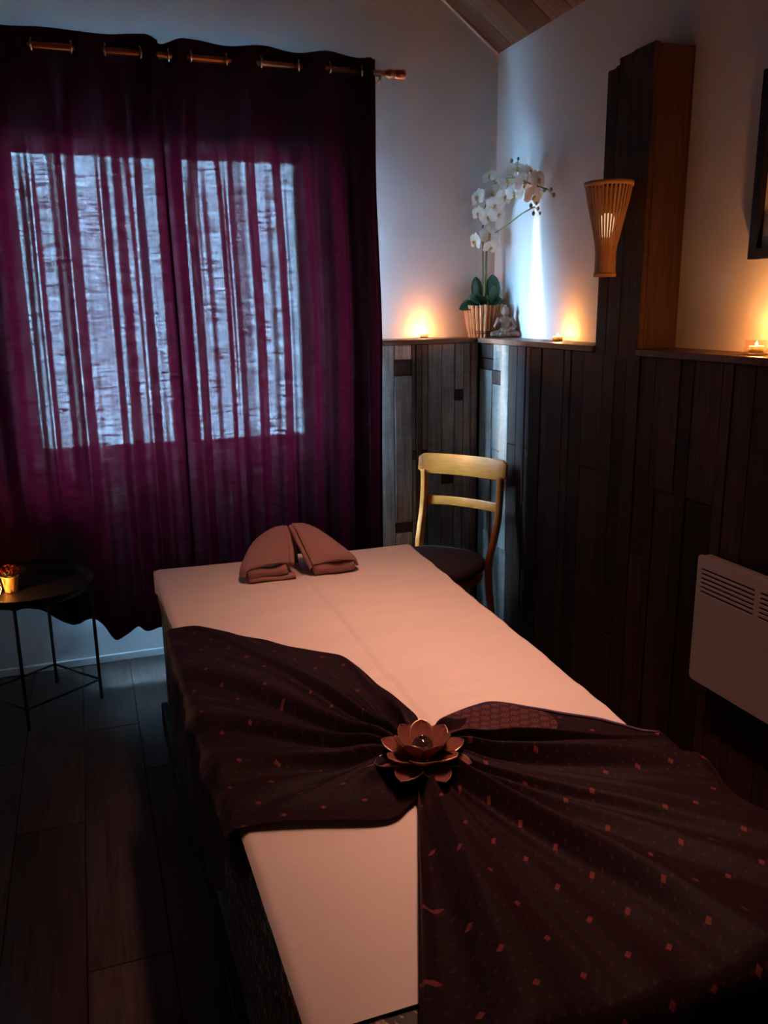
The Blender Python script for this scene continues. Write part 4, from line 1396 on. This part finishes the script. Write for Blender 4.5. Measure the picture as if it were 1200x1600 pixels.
# ------------------------------------------------------------------ orchid in a slatted pot
OX, OY = -0.100, -0.098
orch = thing('potted_orchid', 'white moth orchid in a driftwood-slat pot in the ledge corner', 'orchid', (OX, OY, S))
npl = 26
for k in range(npl):
    a0 = 2 * PI * k / npl + random.uniform(-0.02, 0.02)
    w = PI / npl * random.uniform(0.80, 1.02)
    vs_, fs_ = [], []
    jr = random.uniform(-0.002, 0.003)
    htop = 0.148 + random.uniform(-0.004, 0.003)
    for q in range(5):
        t_ = q / 4
        r_ = lerp(0.068, 0.091, t_ ** 0.8) + jr + 0.001 * math.sin(5 * t_ + k)
        z_ = lerp(0.0, htop, t_)
        for (dr, da) in ((-0.005, -w), (-0.005, w), (0.0, w * 0.7), (0.0035, 0), (0.0, -w * 0.7)):
            a = a0 + da
            vs_.append(((r_ + dr) * math.cos(a), (r_ + dr) * math.sin(a), z_))
        if q:
            for e in range(5):
                e2 = (e + 1) % 5
                fs_.append(((q - 1) * 5 + e, (q - 1) * 5 + e2, q * 5 + e2, q * 5 + e))
    fs_ += [(4, 3, 2, 1, 0), tuple(20 + e for e in range(5))]
    mesh_obj('pot_slat', vs_, fs_, M_BARK, orch)
lathe('pot_liner', [(0.0, 0.002), (0.062, 0.002), (0.083, 0.135), (0.0, 0.135)], M_BARK, orch, 24)
lathe('moss', [(0.084, 0.132), (0.07, 0.142), (0.04, 0.147), (0.0, 0.150)], M_SOIL, orch, 24)
for zz_ in (0.020, 0.028):
    v, f = ring_geo((0, 0, zz_), (0, 0, 1), 0.0745, 0.0022, 36, 6)
    mesh_obj('twine', v, f, M_TWINE, orch, True)
# leaves: (azimuth, length, width, lift, curl)
for (az, L_, W_, lift, curl, off, roll) in [(196, 0.120, 0.031, 0.40, -1.25, -0.020, -0.9), (192, 0.115, 0.031, 0.85, -0.75, -0.015, -0.9), (245, 0.085, 0.030, 1.0, -0.9, -0.018, -0.2),
                                          (95, 0.130, 0.030, 1.50, -0.15, -0.030, 0.0), (80, 0.140, 0.034, 1.35, 0.05, 0.045, 0.0), (285, 0.095, 0.031, 1.20, -0.15, 0.035, 0.2), (335, 0.075, 0.030, 0.60, -0.5, 0.020, 0.9)]:
    v, f, _ = petal_geo(L_, W_, curl, 0.30, lift, 11, 7)
    a = R(az)
    o = mesh_obj('leaf', v, f, M_LEAF, orch, True)
    o.matrix_local = Matrix.Translation((off * math.cos(YAW), -off * math.sin(YAW), 0.146)) @ Matrix.Rotation(a, 4, 'Z') @ Matrix.Rotation(roll, 4, 'X')
    solidify(o, 0.002)
tube('stake', [(0.012, 0.004, 0.13), (0.012, 0.006, 0.49)], 0.0035, M_STAKE, orch, 6)
# image-plane helpers: r = along screen right, toward = to the viewer
RT = Vector((math.cos(YAW), -math.sin(YAW), 0))
TW = Vector((-math.sin(YAW), -math.cos(YAW), 0))
def op(px, py, t_=0.0):
    """offset inside the plant: px metres to the right of the stem, py metres above the ledge, t_ towards the room"""
    t_ = max(t_, (OX + 0.943 * px + 0.055) / 0.333)     # the spray arches into the room, clear of the wall
    p = RT * px * (1 - t_ / 3.9) + TW * t_
    return Vector((p.x, p.y, py + (0.15 - py) * t_ / 3.9))
stem1 = catmull([op(-0.004, 0.14), op(-0.008, 0.30), op(-0.010, 0.42), op(-0.010, 0.52), op(0.005, 0.61, 0.01), op(0.040, 0.68, 0.02), op(0.10, 0.705, 0.02), op(0.16, 0.68, 0.02), op(0.215, 0.655, 0.02)], 5)
stem2 = catmull([op(0.004, 0.14), op(0.004, 0.30), op(0.008, 0.40), op(0.030, 0.455, 0.01), op(0.085, 0.50, 0.015), op(0.135, 0.55, 0.015), op(0.175, 0.58, 0.02)], 5)
tube('flower_stem', stem1, 0.0032, M_STEM, orch, 7)
tube('flower_stem', stem2, 0.0028, M_STEM, orch, 7)

def orchid_flower():
    vs_, fs_ = [], []
    spec = [(90, 0.034, 0.013, 0), (210, 0.034, 0.013, 0), (330, 0.034, 0.013, 0), (22, 0.036, 0.021, 0.0015), (158, 0.036, 0.021, 0.0015)]
    for (az, L_, W_, lift) in spec:
        v, f, _ = petal_geo(L_, W_, -0.45, -0.18, 0.30, 8, 7)
        mt_ = Matrix.Rotation(R(az), 4, 'Z') @ Matrix.Translation((0.003, 0, lift))
        b0 = len(vs_)
        vs_ += [tuple(mt_ @ Vector(p)) for p in v]
        fs_ += [tuple(b0 + q for q in ff) for ff in f]
    me = bpy.data.meshes.new('flower')
    me.from_pydata(vs_, [], fs_)
    for p in me.polygons:
        p.use_smooth = True
    me.materials.append(M_PETAL)
    lv_, lf_ = [], []
    for (az, L_, W_, lift, curl) in [(270, 0.015, 0.006, 0.9, -1.4), (215, 0.011, 0.0055, 1.1, 0.3), (325, 0.011, 0.0055, 1.1, 0.3), (90, 0.008, 0.004, 1.1, -0.6)]:
        v, f, _ = petal_geo(L_, W_, curl, 0.4, lift, 6, 5)
        mt_ = Matrix.Rotation(R(az), 4, 'Z') @ Matrix.Translation((0.001, 0, 0.003))
        b0 = len(lv_)
        lv_ += [tuple(mt_ @ Vector(p)) for p in v]
        lf_ += [tuple(b0 + q for q in ff) for ff in f]
    lm = bpy.data.meshes.new('lip')
    lm.from_pydata(lv_, [], lf_)
    lm.materials.append(M_LIP)
    return me, lm
fme, lme = orchid_flower()
flowers = [(X_, Y_, t_, w_, l_, c_) for (X_, Y_, t_, w_, l_, c_) in [
    (740, 322, 0.02, -1.0, 0.2, 1.25), (741, 345, 0.02, -0.7, -0.1, 1.0), (762, 318, 0.035, -0.4, 0.2, 1.35), (764, 333, 0.05, -0.1, -0.3, 1.2),
    (757, 293, 0.02, -0.7, 0.6, 1.1), (779, 300, 0.035, 0.2, 0.3, 1.25), (776, 322, 0.04, 0.5, -0.1, 1.2), (790, 283, 0.03, 0.1, 0.5, 1.15),
    (797, 303, 0.04, 0.5, 0.0, 1.3), (808, 320, 0.03, 0.4, -0.3, 1.25), (788, 316, 0.05, -0.3, -0.2, 1.1), (737, 385, 0.02, -1.1, -0.1, 1.15), (757, 376, 0.03, 0.1, 0.2, 1.25),
    (759, 393, 0.03, 0.3, -0.6, 1.05), (755, 350, 0.035, -0.3, -0.3, 1.15), (812, 298, 0.03, 0.6, 0.1, 1.2), (803, 286, 0.03, 0.9, 0.4, 1.0), (770, 345, 0.03, 0.6, -0.4, 1.0)]]
flowers = [((X_ - 752) / 330, (527 - Y_) / 330, t_, w_, l_, c_) for (X_, Y_, t_, w_, l_, c_) in flowers]
for (px, py, tw, yaw_, tilt, scl) in flowers:
    p = op(px, py, tw)
    d = (TW * math.cos(yaw_) + RT * math.sin(yaw_)) * math.cos(tilt) + Vector((0, 0, math.sin(tilt)))
    q = d.to_track_quat('Z', 'Y').to_matrix().to_4x4()
    o = link(bpy.data.objects.new('flower', fme), orch)
    o.matrix_local = Matrix.Translation(p) @ q @ Matrix.Rotation(random.uniform(-0.3, 0.3), 4, 'Z') @ Matrix.Scale(scl, 4)
    link(bpy.data.objects.new('lip', lme), o)
    near = min(stem1 + stem2[8:], key=lambda s_: (s_ - p).length)
    tube('flower_stalk', [near, near.lerp(p, 0.6) + Vector((0, 0, 0.004)), p - d * 0.003], 0.0012, M_STEM, orch, 5)
for (X_, Y_, tw, s_) in [(784, 271, 0.02, 1.3), (791, 268, 0.02, 1.0), (820, 312, 0.02, 1.1), (827, 311, 0.02, 1.0), (830, 319, 0.02, 1.2), (806, 334, 0.02, 1.3), (812, 331, 0.02, 1.0), (814, 338, 0.02, 1.0), (809, 345, 0.02, 1.2), (816, 345, 0.02, 0.9)]:
    px, py = (X_ - 752) / 330, (527 - Y_) / 330
    p = op(px, py, tw)
    near = min(stem1 + stem2, key=lambda v_: (v_ - p).length)
    b_ = lathe('bud', [(0.0, -0.008 * s_), (0.004 * s_, -0.006 * s_), (0.0062 * s_, 0.0), (0.0045 * s_, 0.006 * s_), (0.0, 0.009 * s_)], M_BUD, orch, 10, tuple(p))
    if (near - p).length > 0.008:
        tube('bud_stalk', [near, p], 0.001, M_STEM, orch, 5)

# ------------------------------------------------------------------ seated figurine
fig = thing('seated_figurine', 'small bronze seated meditating figurine beside the orchid pot', 'figurine', (-0.058, -0.232, S), 0)
bm = bmesh.new()
def ell(c, r, rot=None):
    q = bmesh.ops.create_icosphere(bm, subdivisions=2, radius=1.0)
    mt_ = Matrix.Translation(c) @ (rot or Matrix.Identity(4)) @ Matrix.Diagonal((r[0], r[1], r[2], 1))
    bmesh.ops.transform(bm, matrix=mt_, verts=q['verts'])
def limb(a, b_, r0, r1, n=7):
    a, b_ = Vector(a), Vector(b_)
    for k in range(n):
        t_ = k / (n - 1)
        r_ = lerp(r0, r1, t_)
        ell(a.lerp(b_, t_), (r_, r_, r_))
ell((0, 0.004, 0.008), (0.046, 0.030, 0.009))
ell((0, 0.004, 0.020), (0.024, 0.018, 0.014))
limb((0.012, 0.004, 0.018), (0.043, -0.012, 0.013), 0.013, 0.010)
limb((-0.012, 0.004, 0.018), (-0.043, -0.012, 0.013), 0.013, 0.010)
limb((0.043, -0.012, 0.012), (-0.012, -0.022, 0.014), 0.009, 0.006)
limb((-0.043, -0.012, 0.012), (0.012, -0.024, 0.012), 0.009, 0.006)
ell((0, 0.006, 0.040), (0.021, 0.014, 0.024))
ell((0, 0.006, 0.058), (0.025, 0.014, 0.015))
limb((0.024, 0.006, 0.062), (0.034, -0.002, 0.040), 0.0085, 0.007)
limb((0.034, -0.002, 0.040), (0.006, -0.020, 0.024), 0.007, 0.005)
ell((0.002, -0.023, 0.023), (0.009, 0.006, 0.0035))
limb((-0.024, 0.006, 0.062), (-0.035, -0.002, 0.040), 0.0085, 0.007)
limb((-0.035, -0.002, 0.040), (-0.026, -0.020, 0.056), 0.007, 0.005)
ell((-0.025, -0.022, 0.064), (0.005, 0.003, 0.008))
limb((0, 0.006, 0.068), (0, 0.004, 0.076), 0.008, 0.008, 3)
ell((0, 0.002, 0.088), (0.0125, 0.013, 0.0155))
ell((0, -0.0105, 0.087), (0.002, 0.003, 0.004))
ell((0, 0.005, 0.096), (0.0125, 0.012, 0.010))
ell((0, 0.005, 0.107), (0.006, 0.006, 0.006))
ell((0.0128, 0.004, 0.085), (0.002, 0.003, 0.006))
ell((-0.0128, 0.004, 0.085), (0.002, 0.003, 0.006))
o = bm_obj('body', bm, M_STONE, fig, True)
o.rotation_euler = (0, 0, -0.45)
o.scale = (1.28, 1.28, 1.32)
md = o.modifiers.new('remesh', 'REMESH'); md.mode = 'VOXEL'; md.voxel_size = 0.0016; md.use_smooth_shade = True

# ------------------------------------------------------------------ invented housing and cables around the added, unseen fill light
fill_body = thing('added_fill_housing', 'added housing of the unseen fill light over the massage bed', 'pendant lamp', (-1.17, -2.0, 2.957))
box('housing', -0.08, 0.08, -0.98, 0.98, 0.0, 0.035, M_BLACKMETAL, fill_body, 0.004)
for y_ in (-0.7, 0.7):
    tube('cable', [(0, y_, 0.035), (0, y_, 0.525)], 0.0025, M_BLACKMETAL, fill_body, 6)
